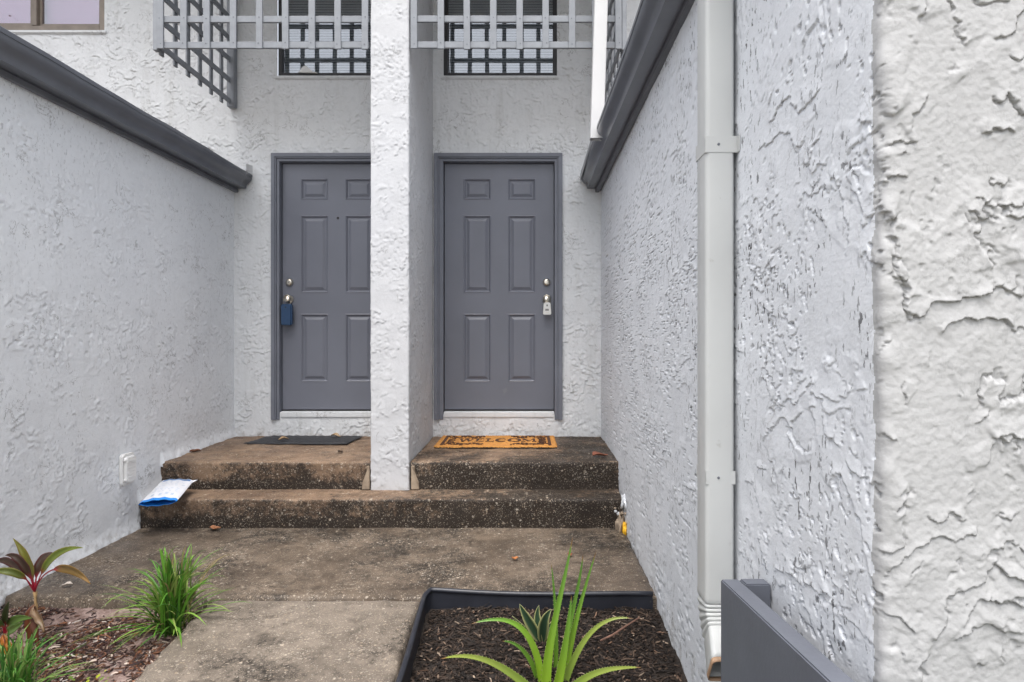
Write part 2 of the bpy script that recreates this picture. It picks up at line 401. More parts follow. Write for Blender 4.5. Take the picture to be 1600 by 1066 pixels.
def mat_soil(name, stops, sc=9.0):
    m, t, b = newmat(name); co = coords(t)
    f = mth(t, 'ADD', mth(t, 'MULTIPLY', noise(t, co, sc, 6, 0.7, 0.5), 0.6), mth(t, 'MULTIPLY', noise(t, co, sc*7, 4, 0.7), 0.4))
    t.links.new(ramp(t, f, stops), b.inputs['Base Color']); b.inputs['Roughness'].default_value = 0.95
    bump(t, b, noise(t, co, 140, 4, 0.7), 0.9, 0.006); return m
M['sand'] = mat_soil('sandy_soil', [(0.36, (0.06, 0.036, 0.03)), (0.47, (0.20, 0.135, 0.115)), (0.62, (0.37, 0.28, 0.25))])
M['mulch_base'] = mat_soil('mulch_base', [(0.35, (0.008, 0.006, 0.005)), (0.62, (0.035, 0.024, 0.018))], 20)

# ------------------------------------------------------------------ key dimensions (metres)
ZL, ZT = 0.358, 0.178             # landing and tread above the walkway
YW, YD = 4.87, 4.911              # back wall, door face
YL, YT, YK = 3.8875, 3.659, 2.70  # landing front, tread front, front edge of the walkway slab
def XR(y): return 0.578 + 0.010*(y-0.97)
XLW = -2.362
XC = -0.8825                      # mirror axis between the two entries
ZEB, ZET = CZ+1.19, CZ+1.30       # eave band (fascia bottom, gutter lip)

# ------------------------------------------------------------------ ground, walkway, path, beds (the setting)
g = 300.0
me = mesh('ground', [(-g,-g,-0.16),(g,-g,-0.16),(g,g,-0.16),(-g,g,-0.16)], [(0,1,2,3)])
tag(obj('ground', me, M['ground']), kind='structure')

def slab(name, x0, x1, y0, y1, ztop, thick, m, seed, step=0.014, wob=0.004, skew=None):
    xs = np.linspace(x0, x1, max(3, int((x1-x0)/step))); ys = np.linspace(y0, y1, max(3, int((y1-y0)/step)))
    X, Y = np.meshgrid(xs, ys, indexing='ij')
    ex = np.minimum(np.minimum(X-x0, x1-X), np.minimum(Y-y0, y1-Y))
    Z = ztop + 0.003*fbm(X*3, Y*3, 3, seed) + 0.0012*perlin(X*60, Y*60, seed+3)
    Z = Z - 0.012*(1-sstep(0, 0.02, ex))*(1 + 0.9*perlin(X*14, Y*14, seed+5))
    # ragged edges
    jx = wob*(perlin(Y*9, X*0+seed, seed+7)+0.5*perlin(Y*33, X*0, seed+8)); jy = wob*(perlin(X*9, Y*0+seed, seed+9)+0.5*perlin(X*33, Y*0, seed+10))
    edge = (1-sstep(0, 0.05, ex))
    V = np.stack([X+jx*edge, Y+jy*edge, Z], -1)
    nx, ny = len(xs), len(ys); Vt = V.reshape(-1, 3); F = grid_faces(nx, ny)
    loop = [i*ny for i in range(nx)] + [(nx-1)*ny+j for j in range(1, ny)] + [i*ny+ny-1 for i in range(nx-2, -1, -1)] + [j for j in range(ny-2, 0, -1)]
    lo = Vt[loop].copy(); lo[:, 2] = ztop-thick; n0 = len(Vt); k = len(loop)
    S = [(loop[i], n0+i, n0+(i+1) % k, loop[(i+1) % k]) for i in range(k)]
    me = npmesh(name, np.vstack([Vt, lo]), np.vstack([F, np.array(S)]))
    if skew: 
        co = np.empty(len(me.vertices)*3, np.float32); me.vertices.foreach_get('co', co); co = co.reshape(-1, 3)
        co[:, 0] += skew(co[:, 0], co[:, 1]); me.vertices.foreach_set('co', co.ravel()); me.update()
    return tag(obj(name, me, m), kind='structure')
slab('walkway', XLW-0.01, 0.60, YK, YT+0.03, 0.0, 0.14, M['walk'], 1)
slab('path', -1.405, -0.475, -0.89, YK-0.024, -0.002, 0.14, M['path'], 2, 0.016,
     skew=lambda x, y: (0.085 + (0.03-0.085)*(x+1.405)/0.93)*np.clip(YK-y, 0, 3.0))

# unseen pale slab added behind the camera to bounce light onto the walls
M['bounce'] = mat_concrete('pale_bounce_concrete', (0.40, 0.38, 0.35), (0.50, 0.48, 0.44), 0.1, 0.4)
me = mesh('bounce_slab', [(-14, -16, -0.06), (14, -16, -0.06), (14, -0.9, -0.06), (-14, -0.9, -0.06), (-14, -16, -0.2), (14, -16, -0.2), (14, -0.9, -0.2), (-14, -0.9, -0.2)],
          [(0,1,2,3), (4,7,6,5), (0,4,5,1), (1,5,6,2), (2,6,7,3), (3,7,4,0)])
tag(obj('bounce_slab', me, M['bounce']), kind='structure')

def bedz_l(x, y): return -0.062 + 0.014*fbm(x*5, y*5, 3, 60) + 0.02*sstep(-1.7, -2.3, x)
def bedz_r(x, y): return -0.045 - 0.042*np.clip((2.69-y)/0.7, 0, 1.2) + 0.012*fbm(x*7, y*7, 3, 61)
def bed(name, x0, x1, y0, y1, zf, m):
    xs = np.linspace(x0, x1, int((x1-x0)/0.012)); ys = np.linspace(y0, y1, int((y1-y0)/0.012))
    X, Y = np.meshgrid(xs, ys, indexing='ij'); Z = zf(X, Y) + 0.004*perlin(X*40, Y*40, 62)
    return tag(obj(name, npmesh(name, np.stack([X, Y, Z], -1).reshape(-1, 3), grid_faces(len(xs), len(ys))), m), kind='structure')
bed('soil', -2.5, -1.25, 0.6, YK-0.01, bedz_l, M['sand'])
bed('planting_bed', -0.445, 0.60, 0.6, 2.69, bedz_r, M['mulch_base'])

# ------------------------------------------------------------------ the steps
st = thing('entry_steps', (XC, YT, 0), 'stained brown concrete steps with two landings below the grey doors', 'steps')
def step_block(x0, x1, prof, seed):
    """prof: list of (y, z) from foot to back, dense"""
    xs = np.linspace(x0, x1, int((x1-x0)/0.012)); pr = np.array(prof)
    arc = np.concatenate([[0], np.cumsum(np.hypot(*np.diff(pr, axis=0).T))])
    X, A = np.meshgrid(xs, arc, indexing='ij')
    t = np.gradient(pr, axis=0); n = np.stack([-t[:, 1], t[:, 0]], -1); n /= np.linalg.norm(n, axis=1)[:, None]
    h = 0.004*fbm(X*6, A*6, 3, seed) + 0.0016*perlin(X*45, A*45, seed+4)
    nose = np.exp(-((pr[:, 1]-pr[:, 1].max())**2 + (pr[:, 0]-pr[:, 0].min())**2)/0.0004)
    h = h - nose[None, :]*0.007*np.clip(perlin(X*13, X*0, seed+6)+0.1, 0, 1)
    V = np.stack([X, pr[:, 0][None, :]+n[:, 0][None, :]*h, pr[:, 1][None, :]+n[:, 1][None, :]*h], -1).reshape(-1, 3)
    F = grid_faces(len(xs), len(arc)); nv = len(arc)
    # close both ends down to the foot
    caps_v = [(x0, prof[-1][0], prof[0][1]), (x1, prof[-1][0], prof[0][1])]
    n0 = len(V); V = np.vstack([V, np.array(caps_v)])
    tri = []
    for e, off in ((0, 0), (1, (len(xs)-1)*nv)):
        for j in range(nv-1): tri.append((n0+e, off+j, off+j+1, off+j+1))
    me = bpy.data.meshes.new('s'); fs = [tuple(f) for f in F.tolist()] + [t_[:3] for t_ in tri]
    me.from_pydata(V.tolist(), [], fs); me.polygons.foreach_set('use_smooth', [True]*len(F) + [False]*len(tri)); me.update()
    return me
def stair_profile(yf, yb, z0, z1, r=0.016):
    pr = [(yf, z) for z in np.arange(z0, z1-r, 0.011)] + [(yf + r - r*math.cos(a), z1 - r + r*math.sin(a)) for a in np.linspace(0, math.pi/2, 6)]
    return pr + [(y, z1) for y in np.arange(yf+r+0.012, yb, 0.012)]
obj('tread', step_block(XLW+0.004, 0.600, stair_profile(YT, YL+0.05, -0.10, ZT), 70), M['steps'], st)
obj('landing', step_block(XLW-0.02, -1.010, stair_profile(YL, YW+0.03, ZT-0.02, ZL), 74), M['steps'], st)
obj('landing', step_block(-0.748, 0.625, stair_profile(YL+0.004, YW+0.03, ZT-0.02, ZL-0.001), 78), M['steps'], st)
# mortar fillets at both sides of the fin wall's foot
for x0, s_ in ((-1.012, -1), (-0.742, 1)):
    mb = MB(); vv = []
    hs_ = [(0, 0.0), (0.050, 0.0), (0.046, 0.045), (0.030, 0.085), (0.020, 0.12), (0.022, 0.15), (0.0, 0.155)]
    n = len(hs_)
    for yy in (YL-0.016, YL+0.03):
        for i, (dx, dz) in enumerate(hs_): vv.append((x0+s_*dx*(1 if yy < YL else 1.1), yy + 0.004*math.sin(i*2.1), ZT+0.002+dz))
    mb.add(vv, [tuple(range(n)), tuple(range(2*n-1, n-1, -1))] + [(i, i+n, (i+1) % n+n, (i+1) % n) for i in range(n)])
    mb.build('mortar_fillet', M['mortar'], st, bevel=0.004)

# ------------------------------------------------------------------ the townhouse: back wall, fin wall, doors, windows
th = thing('townhouse', (XC, YW, ZL), 'pale stucco two storey townhouse wall with a dividing fin and two grey doors', 'building')
def mir(x): return 2*XC - x
DX0, DX1, DZ0 = -0.668, 0.237, CZ-0.61
DZ1 = DZ0+2.03
WX0, WX1, WZ0, WZ1 = -0.667, 0.257, CZ+2.12, CZ+3.10
holes = [(DX0-0.03, DX1+0.02, DZ0-0.03, DZ1+0.03), (mir(DX1+0.02), mir(DX0-0.03), DZ0-0.03, DZ1+0.03),
         (WX0, WX1, WZ0, WZ1), (mir(WX1), mir(WX0), WZ0, WZ1), (-4.72, -3.434, CZ+2.49, CZ+3.4)]
def axis(a, b, fine, coarse_lo, coarse_hi, snaps):
    v = list(np.arange(a, coarse_lo, 0.06)) + list(np.arange(coarse_lo, coarse_hi, fine)) + list(np.arange(coarse_hi, b+0.03, 0.06))
    v = np.array(v)
    for s_ in snaps: v[np.argmin(np.abs(v-s_))] = s_
    return np.unique(v)
bx = axis(-7.0, 5.0, 0.0070, -4.45, 0.72, [h for q in holes for h in q[:2]])
bz = axis(-0.15, 5.2, 0.0070, ZL-0.03, CZ+2.78, [h for q in holes for h in q[2:]])
X, Z = np.meshgrid(bx, bz, indexing='ij')
H = 0.85*stucco(X*1.3, Z*1.3, 1.1, 100, 0.05, 0.6, 0.07, 0.8)
V = np.stack([X, YW-H, Z], -1)
V[1:-1, 1:-1, 2] -= 0.7*np.clip(H, -0.002, 0.012)[1:-1, 1:-1]
for (a, b, c, d) in holes: 
    k = (X >= a-1e-6) & (X <= b+1e-6) & (Z >= c-1e-6) & (Z <= d+1e-6); V[k, 2] = Z[k]; V[k, 1] = YW
V = V.reshape(-1, 3)
cx = (bx[:-1]+bx[1:])/2; cz = (bz[:-1]+bz[1:])/2
keep = np.ones((len(cx), len(cz)), bool)
for (a, b, c, d) in holes: keep[np.ix_((cx > a) & (cx < b), (cz > c) & (cz < d))] = False
keep[np.ix_((cx < -2.46) | (cx > 0.70), cz < 2.25)] = False      # inside the garage wings
F = grid_faces(len(bx), len(bz))[keep.ravel()]
obj('wall', npmesh('wall', V, F), M['stucco_back'], th)
# dividing fin wall between the entries
FX0, FX1 = -1.004, -0.754
zf = np.arange(ZT+0.001, CZ+3.3, 0.0070)
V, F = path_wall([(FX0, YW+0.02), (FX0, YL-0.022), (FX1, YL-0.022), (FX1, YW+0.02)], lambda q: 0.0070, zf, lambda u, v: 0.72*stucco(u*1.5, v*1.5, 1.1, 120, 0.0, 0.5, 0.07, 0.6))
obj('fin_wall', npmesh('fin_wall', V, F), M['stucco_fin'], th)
# roof over the recess and the main roof, above the picture
mb = MB().box(-2.46, 0.70, YL-0.10, YW-0.02, CZ+3.19, CZ+3.36)
mb.build('porch_soffit', M['stucco_hide'], th)
mb = MB().add([(-7, YW-0.85, 5.0), (5, YW-0.85, 5.0), (5, YW+5, 7.0), (-7, YW+5, 7.0), (-7, YW-0.85, 5.12), (5, YW-0.85, 5.12), (5, YW+5, 7.12), (-7, YW+5, 7.12)],  # unseen roof, its eave lengthened to shade the upper wall
              [(0,3,2,1),(4,5,6,7),(0,1,5,4),(1,2,6,5),(2,3,7,6),(3,0,4,7)])
mb.build('roof', M['roof'], th)

PANELS = [(0.158, 0.386), (0.524, 0.752)]; ROWS = [(0.126, 0.302), (0.428, 1.068), (1.238, 1.800)]
def make_door(side):
    f = (lambda x: x) if side > 0 else mir
    def bxs(mb, a, b, *r): a, b = f(a), f(b); return mb.box(min(a, b), max(a, b), *r)
    W = DX1-DX0
    # the slab: a mesh grid with the six moulded panels pressed into it
    xs = sorted({0.004, W-0.004} | {v for p in PANELS for v in p}); zs = sorted({0.006, 2.026} | {2.03-v for r in ROWS for v in r})
    mb = MB(); y0 = YD
    for i in range(len(xs)-1):
        for j in range(len(zs)-1):
            hole = any(abs(xs[i]-p[0]) < 1e-6 for p in PANELS) and any(abs(zs[j]-(2.03-r[1])) < 1e-6 for r in ROWS)
            q = [(xs[i], zs[j]), (xs[i+1], zs[j]), (xs[i+1], zs[j+1]), (xs[i], zs[j+1])]
            if not hole: mb.add([(f(DX0+a), y0, DZ0+b) for a, b in q], [(0, 1, 2, 3)])
    bxs(mb, DX0+0.004, DX1-0.004, y0+0.012, y0+0.045, DZ0+0.006, DZ0+2.026)
    for (a, b, c, d) in ((DX0+0.004, DX0+0.0045, DZ0+0.006, DZ0+2.026), (DX1-0.0045, DX1-0.004, DZ0+0.006, DZ0+2.026), (DX0+0.004, DX1-0.004, DZ0+0.006, DZ0+0.0065), (DX0+0.004, DX1-0.004, DZ0+2.0255, DZ0+2.026)):
        bxs(mb, a, b, y0, y0+0.02, c, d)
    me = mesh('door', mb.v, mb.f); bm = bmesh.new(); bm.from_mesh(me); bmesh.ops.remove_doubles(bm, verts=bm.verts, dist=1e-5); bmesh.ops.recalc_face_normals(bm, faces=bm.faces); bm.to_mesh(me); bm.free()
    dr = obj('door', me, M['grey_paint'], th)
    dr['label'] = 'grey six panel door with silver lock box' if side > 0 else 'grey six panel door partly behind the fin wall'
    for p in PANELS:
        for r in ROWS:
            a0, a1, b0, b1 = p[0], p[1], 2.03-r[1], 2.03-r[0]
            # profile from the slab edge inwards: (inset, depth behind the face); negative is proud
            prof = [(0.0, 0.0), (0.006, -0.003), (0.012, 0.001), (0.019, 0.011), (0.028, 0.011), (0.048, 0.001), (0.052, 0.0005)]
            vv = []; ff = []
            for (ins, dep) in prof:
                vv += [(f(DX0+x), y0+dep, DZ0+z) for x, z in ((a0+ins, b0+ins), (a1-ins, b0+ins), (a1-ins, b1-ins), (a0+ins, b1-ins))]
            for i in range(len(prof)-1):
                for k in range(4): ff.append((i*4+k, i*4+(k+1) % 4, (i+1)*4+(k+1) % 4, (i+1)*4+k))
            k = (len(prof)-1)*4; ff.append((k, k+1, k+2, k+3))
            MB().add(vv, ff).build('panel', M['grey_paint'], dr)
    # frame: jambs, head, brickmould with a stepped profile
    ox0, ox1, oz1, jz = DX0-0.074, DX1+0.063, DZ1+0.064, DZ0-0.072
    mb = MB()
    for (a, b) in ((ox0, DX0), (DX1, ox1)):
        inner = b if a == ox0 else a; outer = a if a == ox0 else b; sgn = 1 if inner > outer else -1
        for (d0, d1, yf) in ((0.0, 0.030, YW-0.030), (0.030, 0.040, YW-0.024), (0.040, abs(inner-outer)-0.001, YW-0.012)):
            x0_, x1_ = outer+sgn*d0, outer+sgn*d1
            bxs(mb, min(x0_, x1_), max(x0_, x1_), yf, YD+0.05, jz, oz1 - d0)
    for (d0, d1, yf) in ((0.0, 0.030, YW-0.0304), (0.030, 0.040, YW-0.0244), (0.040, 0.063, YW-0.0124)):
        bxs(mb, ox0+d0, ox1-d0, yf, YD+0.05, oz1-d1, oz1-d0+0.0003)
    mb.build('door_frame', M['grey_frame'], th, bevel=0.0025, seg=2)
    mb = MB(); bxs(mb, DX0+0.001, DX1-0.001, YW-0.010, YD+0.06, DZ0-0.055, DZ0-0.008); mb.build('door_sill', M['stucco_back'], th, bevel=0.006)
    mb = MB(); bxs(mb, DX0+0.001, DX1-0.001, YD-0.006, YD+0.05, DZ0-0.0075, DZ0+0.004); mb.build('door_sweep', M['dark_alu'], th)
    mb = MB(); bxs(mb, DX0-0.05, DX1+0.05, YD+0.06, YD+0.08, DZ0-0.1, DZ1+0.1); mb.build('backing', M['dark_alu'], th)
    # hardware
    kx = f(DX1-0.063) if side > 0 else f(DX1-0.063)
    dbz, kz = CZ+(525-441.5)/190, CZ+(525-468)/190
    db = MB().lathe((kx, YD, dbz), (0, -1, 0), [(0, 0.032), (0.006, 0.032), (0.018, 0.026), (0.022, 0.024), (0.023, 0.012), (0.0231, 0.0)]).build('deadbolt', M['brass'], dr, smooth=True)
    MB().box(kx-0.002, kx+0.002, YD-0.0245, YD-0.02, dbz-0.008, dbz+0.006).build('keyway', M['keyhole'], dr)
    MB().lathe((kx, YD, kz), (0, -1, 0), [(0, 0.033), (0.006, 0.033), (0.010, 0.016), (0.032, 0.014), (0.038, 0.022), (0.048, 0.0275), (0.060, 0.026), (0.066, 0.019), (0.0675, 0.0)]).build('knob', M['brass'], dr, smooth=True)
    MB().box(kx-0.002, kx+0.002, YD-0.0695, YD-0.06, kz-0.007, kz+0.007).build('keyway', M['keyhole'], dr)
    if side < 0:
        px = P(528, 341, YD)
        MB().lathe((px.x, YD, px.z), (0, -1, 0), [(0, 0.011), (0.003, 0.010), (0.003, 0.006), (0.001, 0.005)], 14).build('peephole', M['dark_alu'], dr, smooth=True)
    return kx, kz
kxr, kzr = make_door(1)
kxl, kzl = make_door(-1)

def window(x0, x1, z0, z1, mfr, fw, mull=None, backing='blind', lab=None):
    fr = MB(); yf, yb = YW+0.012, YW+0.075
    for (a, b, c, d) in ((x0+0.001, x0+fw, z0+0.001, z1), (x1-fw, x1-0.001, z0+0.001, z1), (x0+fw, x1-fw, z0+0.0011, z0+fw), (x0+fw, x1-fw, z1-fw, z1)):
        fr.box(a, b, yf, yb, c, d)
    if mull: fr.box(mull-0.022, mull+0.022, yf-0.004, yb, z0+fw, z1-fw)
    wn = fr.build('window', mfr, th, bevel=0.003)
    if lab: wn['label'] = lab
    MB().box(x0-0.02, x1+0.02, YW-0.018, yf-0.001, z0-0.028, z0-0.002).build('sill', M['stucco_back'], wn, bevel=0.006)
    spans = [(x0+fw, x1-fw)] if not mull else [(x0+fw, mull-0.022), (mull+0.022, x1-fw)]
    for k, (a, b) in enumerate(spans):
        yy = YW+0.036+0.012*k
        if mull:
            sf = MB()
            for (p, q, r, s_) in ((a, a+0.022, z0+fw, z1-fw), (b-0.022, b, z0+fw, z1-fw), (a+0.022, b-0.022, z0+fw, z0+fw+0.026)): sf.box(p+0.0005, q-0.0005, yy-0.012, yy+0.02, r+0.0005, s_)
            sf.build('sash', mfr, wn, bevel=0.002)
        MB().box(a, b, yy, yy+0.004, z0+fw, z1-fw).build('pane', M['glass'], wn)
    if backing == 'blind':
        vv = []; ff = []; z = z0; i = 0
        while z < z1:
            vv += [(x0+0.01, yb+0.020, z), (x1-0.01, yb+0.020, z), (x0+0.01, yb+0.032, z+0.022), (x1-0.01, yb+0.032, z+0.022), (x0+0.01, yb+0.034, z+0.024), (x1-0.01, yb+0.034, z+0.024)]
            ff += [(i, i+1, i+3, i+2), (i+2, i+3, i+5, i+4)]; i += 6; z += 0.022
        MB().add(vv, ff).build('blind', M['blind'], wn)
    else:
        MB().box(x0+0.01, x1-0.01, yb+0.03, yb+0.034, z0, z1).build('shade', M['pink'], wn)
    MB().box(x0-0.02, x1+0.02, yb+0.06, yb+0.07, z0-0.02, z1+0.02).build('backing', M['dark_alu'], wn)
    return wn
window(WX0, WX1, WZ0, WZ1, M['dark_alu'], 0.032, lab='dark framed window above the welcome mat door')
wl = window(mir(WX1), mir(WX0), WZ0, WZ1, M['dark_alu'], 0.032, lab='dark framed window with a pale bracket on its sill')
pk = window(-4.72, -3.434, CZ+2.49, CZ+3.4, M['tan_alu'], 0.048, mull=-4.015, backing='pink', lab='bronze framed sliding window with a pink shade')
# pale plastic bracket on the left window's ledge
bp_ = P(477, 112, YW)
mb = MB().prism([(bp_.x-0.062, bp_.z-0.010), (bp_.x+0.105, bp_.z-0.012), (bp_.x+0.060, bp_.z), (bp_.x+0.028, bp_.z+0.030), (bp_.x+0.008, bp_.z+0.046), (bp_.x-0.012, bp_.z+0.046), (bp_.x-0.030, bp_.z+0.028), (bp_.x-0.042, bp_.z+0.004)], YW-0.006, YW+0.008)
mb.build('sensor_bracket', M['white_plastic'], wl, bevel=0.003)

# ------------------------------------------------------------------ left garage wing
lg = thing('garage_wing', (XLW-0.05, 3.2, 0), 'pale stucco side wall at the left under a long dark grey gutter', 'building', )
ys_l = lambda q: 0.0072 if q[1] > 2.3 else 0.05
def flare_l(y, z):
    foot = np.where(y > YL, ZL, np.where(y > YT, ZT, 0.0))
    d = z - foot
    return 0.020*np.exp(-np.clip(d, 0, 1)**2/0.0022)*(d > -0.03) + 0.006*sstep(0.08, 0, d)*perlin(y*22, z*22, 5)
zl = np.concatenate([np.arange(-0.15, -0.06, 0.03), np.arange(-0.06, ZET+0.02, 0.0066)])
V, F = path_wall([(-7.0, -1.2), (XLW+0.002, -1.2), (XLW-0.014, YW+0.02)][1:], ys_l, zl, lambda u, v: 0.85*stucco(u*1.3, v*1.3, 0.95, 140, -0.15, 0.7, 0.07, 0.6), flare_l)
# path runs along +Y: outer side is +X
obj('wall', npmesh('wall', V, F), M['stucco_left'], lg)

def k_gutter(sgn, x_wall, y0, y1, parent, tilt=0.0):
    """K-style gutter; sgn = direction away from its wall"""
    xf = lambda d: x_wall + sgn*d
    prof = [(0.022, 0.112), (0.022, 0.0), (0.060, -0.001), (0.103, 0.0), (0.104, 0.013), (0.106, 0.022), (0.111, 0.033), (0.119, 0.042), (0.129, 0.050), (0.139, 0.058), (0.146, 0.067), (0.149, 0.078), (0.149, 0.092), (0.153, 0.093), (0.153, 0.111), (0.138, 0.109)]
    ny = 40; vv = []; ff = []
    for i in range(ny+1):
        y = y0 + (y1-y0)*i/ny
        dz = 0.003*math.sin(y*5.1) + 0.002*math.sin(y*13.7+1); dx = 0.0035*math.sin(y*3.3+2)
        for (d, z) in prof: vv.append((xf(d+dx*(d/0.15)), y, ZEB+0.006+z+dz*(0.3+z*7)))
    n = len(prof)
    for i in range(ny):
        for k in range(n-1): ff.append((i*n+k, i*n+k+1, (i+1)*n+k+1, (i+1)*n+k))
    me = mesh('gutter', vv, ff, True); me.set_sharp_from_angle(angle=R(35))
    gt = obj('gutter', me, M['gutter'], parent)
    sm = gt.modifiers.new('thickness', 'SOLIDIFY'); sm.thickness = 0.0022; sm.offset = 0
    for (yy, s2) in ((y1, 0.003), (y0, -0.003)):
        MB().prism([(xf(d), ZEB+0.006+z) for d, z in prof[:-1]], yy, yy+s2).build('end_cap', M['gutter'], gt)
    # rolled lip and joint sleeves
    lp = MB().tube([(xf(0.145), y0+(y1-y0)*i/20, ZEB+0.006+0.111+0.003*math.sin((y0+(y1-y0)*i/20)*5.1)) for i in range(21)], 0.0055, 8)
    lp.build('rolled_lip', M['gutter'], gt, smooth=True)
    return gt
def wing_eave(sgn, x_wall, y0, y1, parent):
    xf = lambda d: x_wall + sgn*d
    mb = MB(); a, b = sorted((xf(-0.03), xf(0.020))); mb.box(a, b, y0, y1, ZEB-0.006, ZET+0.03)
    a, b = sorted((xf(0.004), xf(0.034))); mb.box(a, b, y0, y1, ZEB-0.024, ZEB+0.004); mb.build('fascia', M['fascia'], parent, bevel=0.003)
    gt = k_gutter(sgn, x_wall, y0, y1-0.015, parent)
    # roof slab with a shingle edge that rises away from the eave
    x1, x2 = xf(0.075), xf(-5.0); s_ = 0.30
    rf = MB()
    def sl(x, z): return (x, z)
    poly = [(x1, ZET+0.028), (x1, ZET+0.040), (x2, ZET+0.040+5.075*s_), (x2, ZET+0.028+5.075*s_)]
    rf.prism(poly, y0, y1).build('roof', M['roof'], parent)
    return gt
gl = wing_eave(1, XLW-0.008, 0.2, YW-0.01, lg)
# pale kick-out flashing at the back end of the gutter
mb = MB().add([(XLW+0.03, YW-0.14, ZET+0.03), (XLW+0.13, YW-0.10, ZET+0.02), (XLW+0.14, YW-0.012, ZET+0.03), (XLW+0.03, YW-0.012, ZET+0.05), (XLW+0.13, YW-0.10, ZET+0.075), (XLW+0.14, YW-0.012, ZET+0.085)],
              [(0,1,2,3), (1,2,5,4)])
o = mb.build('flashing', M['white_metal'], lg); o.modifiers.new('t', 'SOLIDIFY').thickness = 0.003
# weatherproof outlet cover low on the wall
oc = thing('outlet_cover', (XLW, 4.10, 0.44), 'small white weatherproof outlet cover low on the left wall', 'outlet cover')
c0 = P(184, 712, 3.445); xw = XLW+0.002; y_a, y_b, z_a, z_b = 3.49, 3.59, CZ-(757-525)*3.52/FPX*1.0, CZ-(710-525)*3.52/FPX
def rrect(w, h, r, n=5):
    pts = []
    for cx_, cy_, a0 in ((w/2-r, h/2-r, 0), (-w/2+r, h/2-r, 90), (-w/2+r, -h/2+r, 180), (w/2-r, -h/2+r, 270)):
        for k in range(n+1): a = R(a0+90*k/n); pts.append((cx_+r*math.cos(a), cy_+r*math.sin(a)))
    return pts
oy, oz, ow, oh = 3.535, (z_a+z_b)/2, 0.105, 0.185
oc.location = (xw, oy, oz-oh/2)
def yplate(mb, w, h, r, x0, x1, dy=0.0, dz=0.0, taper=1.0):
    a = rrect(w, h, r); b = rrect(w*taper, h*taper, r); n = len(a)
    vv = [(x0, oy+dy+p, oz+dz+q) for p, q in a] + [(x1, oy+dy+p, oz+dz+q) for p, q in b]
    return mb.add(vv, [tuple(range(n-1, -1, -1)), tuple(range(n, 2*n))] + [(i, (i+1) % n, (i+1) % n+n, i+n) for i in range(n)])
yplate(MB(), ow, oh, 0.02, xw-0.01, xw+0.012).build('back_plate', M['white_plastic'], oc, bevel=0.002)
yplate(MB(), ow-0.012, oh-0.03, 0.016, xw+0.013, xw+0.030, 0, 0.0, 0.93).build('lid', M['white_plastic'], oc, bevel=0.003)
mb = MB()
for k, dz in enumerate((0.048, 0.038)): mb.box(xw+0.028, xw+0.0325, oy-0.035, oy+0.03, oz+dz, oz+dz+0.004)
for k in range(4): mb.box(xw+0.028, xw+0.0313, oy-0.032, oy+0.028, oz-0.050+k*0.019, oz-0.050+k*0.019+0.008)
mb.build('ribs', M['white_plastic'], oc)
for z_ in (0.05, -0.066): MB().tube([(xw+0.02, oy-0.046, oz+z_), (xw+0.02, oy-0.046, oz+z_+0.016)], 0.007, 8).build('hinge', M['white_plastic'], oc, smooth=True)

# ------------------------------------------------------------------ right garage wing with the near pier
rg = thing('garage_wing', (0.62, 2.0, -0.1), 'rough stucco wall close at the right with grey gutter above', 'building')
YP = 0.968
def step_r(q):
    if q[0] > 0.86: return 0.03
    if q[1] > YP+0.001: return max(0.0030, 0.0034*(q[1]/1.05)**1.55)
    return 0.0020
zr = np.concatenate([np.arange(-0.2, -0.13, 0.02), np.arange(-0.13, 0.30, 0.006), np.arange(0.30, 0.58, 0.0040), np.arange(0.58, 1.76, 0.0024), np.arange(1.76, 1.95, 0.005), np.arange(1.95, ZET+0.02, 0.008)])
def h_right(u, v):
    uc = (YW+0.02-YP)
    near = sstep(uc-0.03, uc+0.02, u)
    a = stucco(u*1.0, v, 1.0, 160, 0.0, 1.5, 0.045, 0.42, 1.6, 0.56, 0.35)
    b = stucco(u*1.0, v, 1.0, 180, 0.24, 0.25, 0.035, 0.72, fine=0.8)
    # the corner is uneven
    return a*(1-near) + b*near - 0.004*np.exp(-((u-uc)/0.02)**2)*(1+1.5*perlin(u*0, v*25, 9))
# outer side is to the right of travel: run from back to corner (-Y), outer side -X; then along +X, outer side -Y
V, F = path_wall([(XR(YW+0.02), YW+0.02), (XR(YP), YP), (3.6, YP)], step_r, zr, h_right)
yc = path_wall.xy[F[:, 0]//len(zr), 1]; zc_ = zr[F[:, 0] % len(zr)]
m_idx = yc < YP+0.026+0.005*perlin(zc_*22, zc_*0, 8)+0.003*perlin(zc_*70, zc_*0, 9)
mw = npmesh('wall', V[:, :], F[~m_idx]); mp = npmesh('pier', V[:, :], F[m_idx])
for me in (mw, mp):
    bm = bmesh.new(); bm.from_mesh(me); bmesh.ops.delete(bm, geom=[v for v in bm.verts if not v.link_faces], context='VERTS'); bm.to_mesh(me); bm.free()
M['stucco_pier'] = mat_stucco('stucco_pier', (0.402, 0.406, 0.41), (0.436, 0.44, 0.443), gamt=0.1, crack=0.35, spots=0.15)  # same stucco in a darker tone, offsetting the open light on this face
obj('wall', mw, M['stucco_right'], rg)
pr_ = obj('pier', mp, M['stucco_pier'], rg); pr_['label'] = 'rough stucco face nearest the camera'
gr = wing_eave(-1, 0.602, 1.0, YW-0.01, rg)
# splash guard on the gutter lip near the wall
gx = 0.602-0.147
mb = MB().add([(gx-0.006, 3.78, ZET+0.03), (gx-0.012, YW-0.04, ZET-0.045), (gx-0.012, YW-0.04, ZET+0.012), (gx-0.004, 3.78, ZET+0.062), (gx+0.012, 3.78, ZET+0.065), (gx+0.010, YW-0.04, ZET+0.02)], [(0,1,2,3), (3,2,5,4)])
o = mb.build('splash_guard', M['gutter'], rg); o.modifiers.new('t', 'SOLIDIFY').thickness = 0.004

